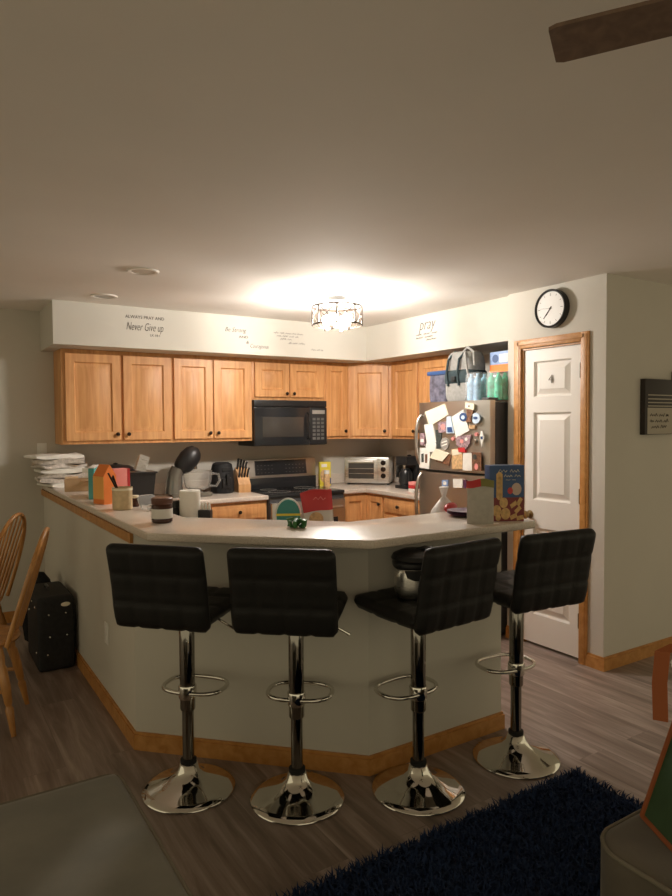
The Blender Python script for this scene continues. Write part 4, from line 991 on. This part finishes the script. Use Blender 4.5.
make_windsor('oak bow-back chair seen edge-on beside the black case', (-3.36, -1.29, 0), R(74))
make_windsor('oak bow-back chair cut off by the left edge, bow only', (-3.37, -.48, 0), R(58))

# black studded case and furry bag on the floor
t = thing('trunk', 'black upright case with silver studs against the half wall', 'case', (-2.876, -.49, 0), R(0))
MB().box(-.115, .105, -.23, .23, .0, .47, .035, 4).build('case_body', 'matte', t)
for (x, z) in ((-.05, .36), (.05, .36), (-.045, .22), (.055, .22), (-.06, .11)): MB().sph((x, -.231, z), .0065, 10).build('stud', 'stud', t)
for (y, z) in ((-.15, .40), (-.02, .41), (.1, .33), (-.18, .12)): MB().sph((-.116, y, z), .0065, 10).build('stud', 'stud', t)
MB().sph((.05, -.231, .415), .028, 16, (1, .12, .5)).build('badge', 'cream', t)
MB().tube([(-.02, -.05, .465), (-.02, -.04, .49), (-.02, .06, .49), (-.02, .07, .465)], .009, 8).build('handle', 'black', t)
m = blob([(.06, 0), (.13, .05), (.15, .2), (.14, .38), (.10, .50), (.05, .56), (0, .57)], (0, 0, 0), n=30, jit=.09, seed=8)
o = m.build('fur_bag', 'fur', ang=180); o.location = (-2.89, -.10, 0); o.scale = (.72, .72, .9); tag(o, 'fuzzy black bag slumped behind the studded case', 'bag')

# ------------------------------------------------------------------ living room foreground
t = thing('ottoman', 'grey suede ottoman filling the lower left corner', 'ottoman', (-3.65, -3.6, 0))
MB().box(-4.25, -3.075, -4.22, -3.0, .06, .45, .045, 4).build('cushion', 'suede', t, world=True)
pth = []
x0, x1, y0, y1, rr2 = -4.25, -3.075, -4.22, -3.0, .06
for (cx, cy, a0_) in ((x1-rr2, y1-rr2, 0), (x0+rr2, y1-rr2, PI/2), (x0+rr2, y0+rr2, PI), (x1-rr2, y0+rr2, 1.5*PI)):
    for i in range(5): a = a0_+PI/2*i/4; pth.append((cx+(rr2-.006)*math.cos(a), cy+(rr2-.006)*math.sin(a), .437))
MB().tube(pth, .006, 8, True).build('piping', 'seam', t, world=True)
for (x, y) in ((-4.15, -4.1), (-3.18, -4.1), (-4.15, -3.1), (-3.18, -3.1)): MB().cyl((x, y, 0), (x, y, .065), .02, .03).build('foot', 'bronze', t, world=True)

t = thing('sofa_chaise', 'brown suede sofa end in the lower right corner', 'sofa', (-1.4, -4.5, 0))
def rounded(x0, x1, y0, y1, r, n=8):
    out = []
    for (cx, cy, a) in ((x1-r, y1-r, 0), (x0+r, y1-r, PI/2), (x0+r, y0+r, PI), (x1-r, y0+r, 1.5*PI)):
        for i in range(n+1): q = a+PI/2*i/n; out.append((cx+r*math.cos(q), cy+r*math.sin(q)))
    return out
po = rounded(-2.13, -.75, -5.4, -4.03, .10)
slab(po, .05, .45, .03).build('cushion', 'suede2', t, world=True)
MB().tube([(x*1.0, y, .437) for x, y in rounded(-2.127, -.753, -5.397, -4.033, .10)], .006, 8, True).build('piping', 'seam', t, world=True)
for (x, y) in ((-2.0, -4.15), (-.9, -4.15), (-2.0, -5.25), (-.9, -5.25)): MB().cyl((x, y, 0), (x, y, .06), .02, .03).build('foot', 'bronze', t, world=True)

# tote bag standing on the sofa end
t = thing('tote_bag', 'green tote bag with rust edging and handles on the sofa end', 'bag', (-1.82, -4.22, .45), R(-28))
W2, D2, H2 = .17, .085, .42
def tp(u, v, w):   # corner of the tapered bag: u, v in -1..1, w height share
    k = 1-.42*w; return Vector((.05*w+u*W2*k, v*D2*(1-.35*w), max(.004, H2*w)))
b = MB(); b.add([tp(-1, -1, 0), tp(1, -1, 0), tp(1, 1, 0), tp(-1, 1, 0), tp(-1, -1, 1), tp(1, -1, 1), tp(1, 1, 1), tp(-1, 1, 1)], [(3, 2, 1, 0), (0, 1, 5, 4), (1, 2, 6, 5), (2, 3, 7, 6), (3, 0, 4, 7)])
b.build('bag_body', 'green', t, smooth=False)
ed = MB()
for a, c2 in (((-1, -1, 0), (-1, -1, 1)), ((-1, 1, 0), (-1, 1, 1)), ((1, -1, 0), (1, -1, 1)), ((-1, -1, .01), (1, -1, .01)), ((-1, -1, .01), (-1, 1, .01)), ((-1, -1, 1), (1, -1, 1)), ((-1, -1, 1), (-1, 1, 1))): ed.tube((tp(*a), tp(*c2)), .0075, 8)
ed.build('edging', 'rust', t)
def band(pts, w, wv):
    vs = []; fs = []; pts = [Vector(p) for p in pts]; wv = Vector(wv).normalized()*w/2; n = len(pts)
    for i, p in enumerate(pts):
        d = (pts[min(n-1, i+1)]-pts[max(0, i-1)]).normalized(); nn = d.cross(wv).normalized()*.003
        vs += [p-wv-nn, p+wv-nn, p+wv+nn, p-wv+nn]
    for i in range(n-1):
        for k in range(4): fs.append((i*4+k, i*4+(k+1) % 4, i*4+4+(k+1) % 4, i*4+4+k))
    fs += [(3, 2, 1, 0), (n*4-4, n*4-3, n*4-2, n*4-1)]; return MB().add(vs, fs)
band([(-.06, -.03, H2-.03), (-.09, -.03, H2+.05), (-.14, -.022, H2+.095), (-.18, -.02, H2+.08), (-.187, -.02, H2), (-.183, -.02, H2-.10)], .036, (.85, -.53, 0)).build('handle', 'rust', t)
band([(.02, .06, H2-.04), (.02, .06, H2+.06), (.06, .05, H2+.13), (.11, .05, H2+.10), (.13, .055, H2-.04)], .035, (0, 1, 0)).build('handle', 'rust', t)
o = tag(blob([(.02, 0), (.06, .03), (.075, .08), (.05, .13), (.02, .15), (0, .151)], (0, 0, 0), n=14, jit=.18, seed=3).build('tissue_paper', 'paper', ang=20), 'crumpled white tissue paper poking out of the green tote', 'paper'); o.location = (-1.885, -4.175, .845); o.scale = (.75, .6, .75)
# rug
t = thing('rug', 'navy blue shag rug on the wood floor beside the stools', 'rug', (-2.1, -4.1, 0))
RX0, RX1, RY0, RY1 = -3.0, -1.20, -4.9, -3.29
slab([(RX0, RY0), (RX1, RY0), (RX1, RY1), (RX0, RY1)], .002, .014, .003).build('backing', 'navy', t, world=True)
rnd = random.Random(9); b = MB(); vs = []; fs = []
for i in range(26000):
    x = rnd.uniform(RX0, RX1); y = RY1-(RY1-RY0)*rnd.random()**1.4; a = rnd.uniform(0, 2*PI); L = rnd.uniform(.02, .045); w = .0035; tl = rnd.uniform(.2, 1)
    dx, dy = math.cos(a), math.sin(a); q = len(vs); p0 = Vector((x, y, .012))
    tip = p0+Vector((dx*L*tl, dy*L*tl, L*.8)); mid = p0+Vector((dx*L*tl*.35, dy*L*tl*.35, L*.55)); sd = Vector((-dy, dx, 0))*w
    vs += [p0-sd, p0+sd, mid+sd*.9, mid-sd*.9, tip]; fs += [(q, q+1, q+2, q+3), (q+3, q+2, q+4)]
me = bpy.data.meshes.new('pile'); me.from_pydata([tuple(v-Vector(t.location)) for v in vs], [], fs); me.materials.append(M['navy'])
o = bpy.data.objects.new('pile', me); COL.objects.link(o); o.parent = t; o['kind'] = 'stuff'

# ------------------------------------------------------------------ light and exposure
w = bpy.data.worlds.new('world'); SC.world = w; w.use_nodes = True
w.node_tree.nodes['Background'].inputs['Color'].default_value = (1.0, .86, .57, 1)
w.node_tree.nodes['Background'].inputs['Strength'].default_value = .37
vs_ = SC.view_settings; vs_.view_transform = 'Standard'; vs_.look = 'None'; vs_.gamma = 1; vs_.use_curve_mapping = False; vs_.exposure = .85
SC.cycles.max_bounces = 10; SC.cycles.diffuse_bounces = 6; SC.cycles.glossy_bounces = 5; SC.cycles.transmission_bounces = 8; SC.cycles.sample_clamp_indirect = 4
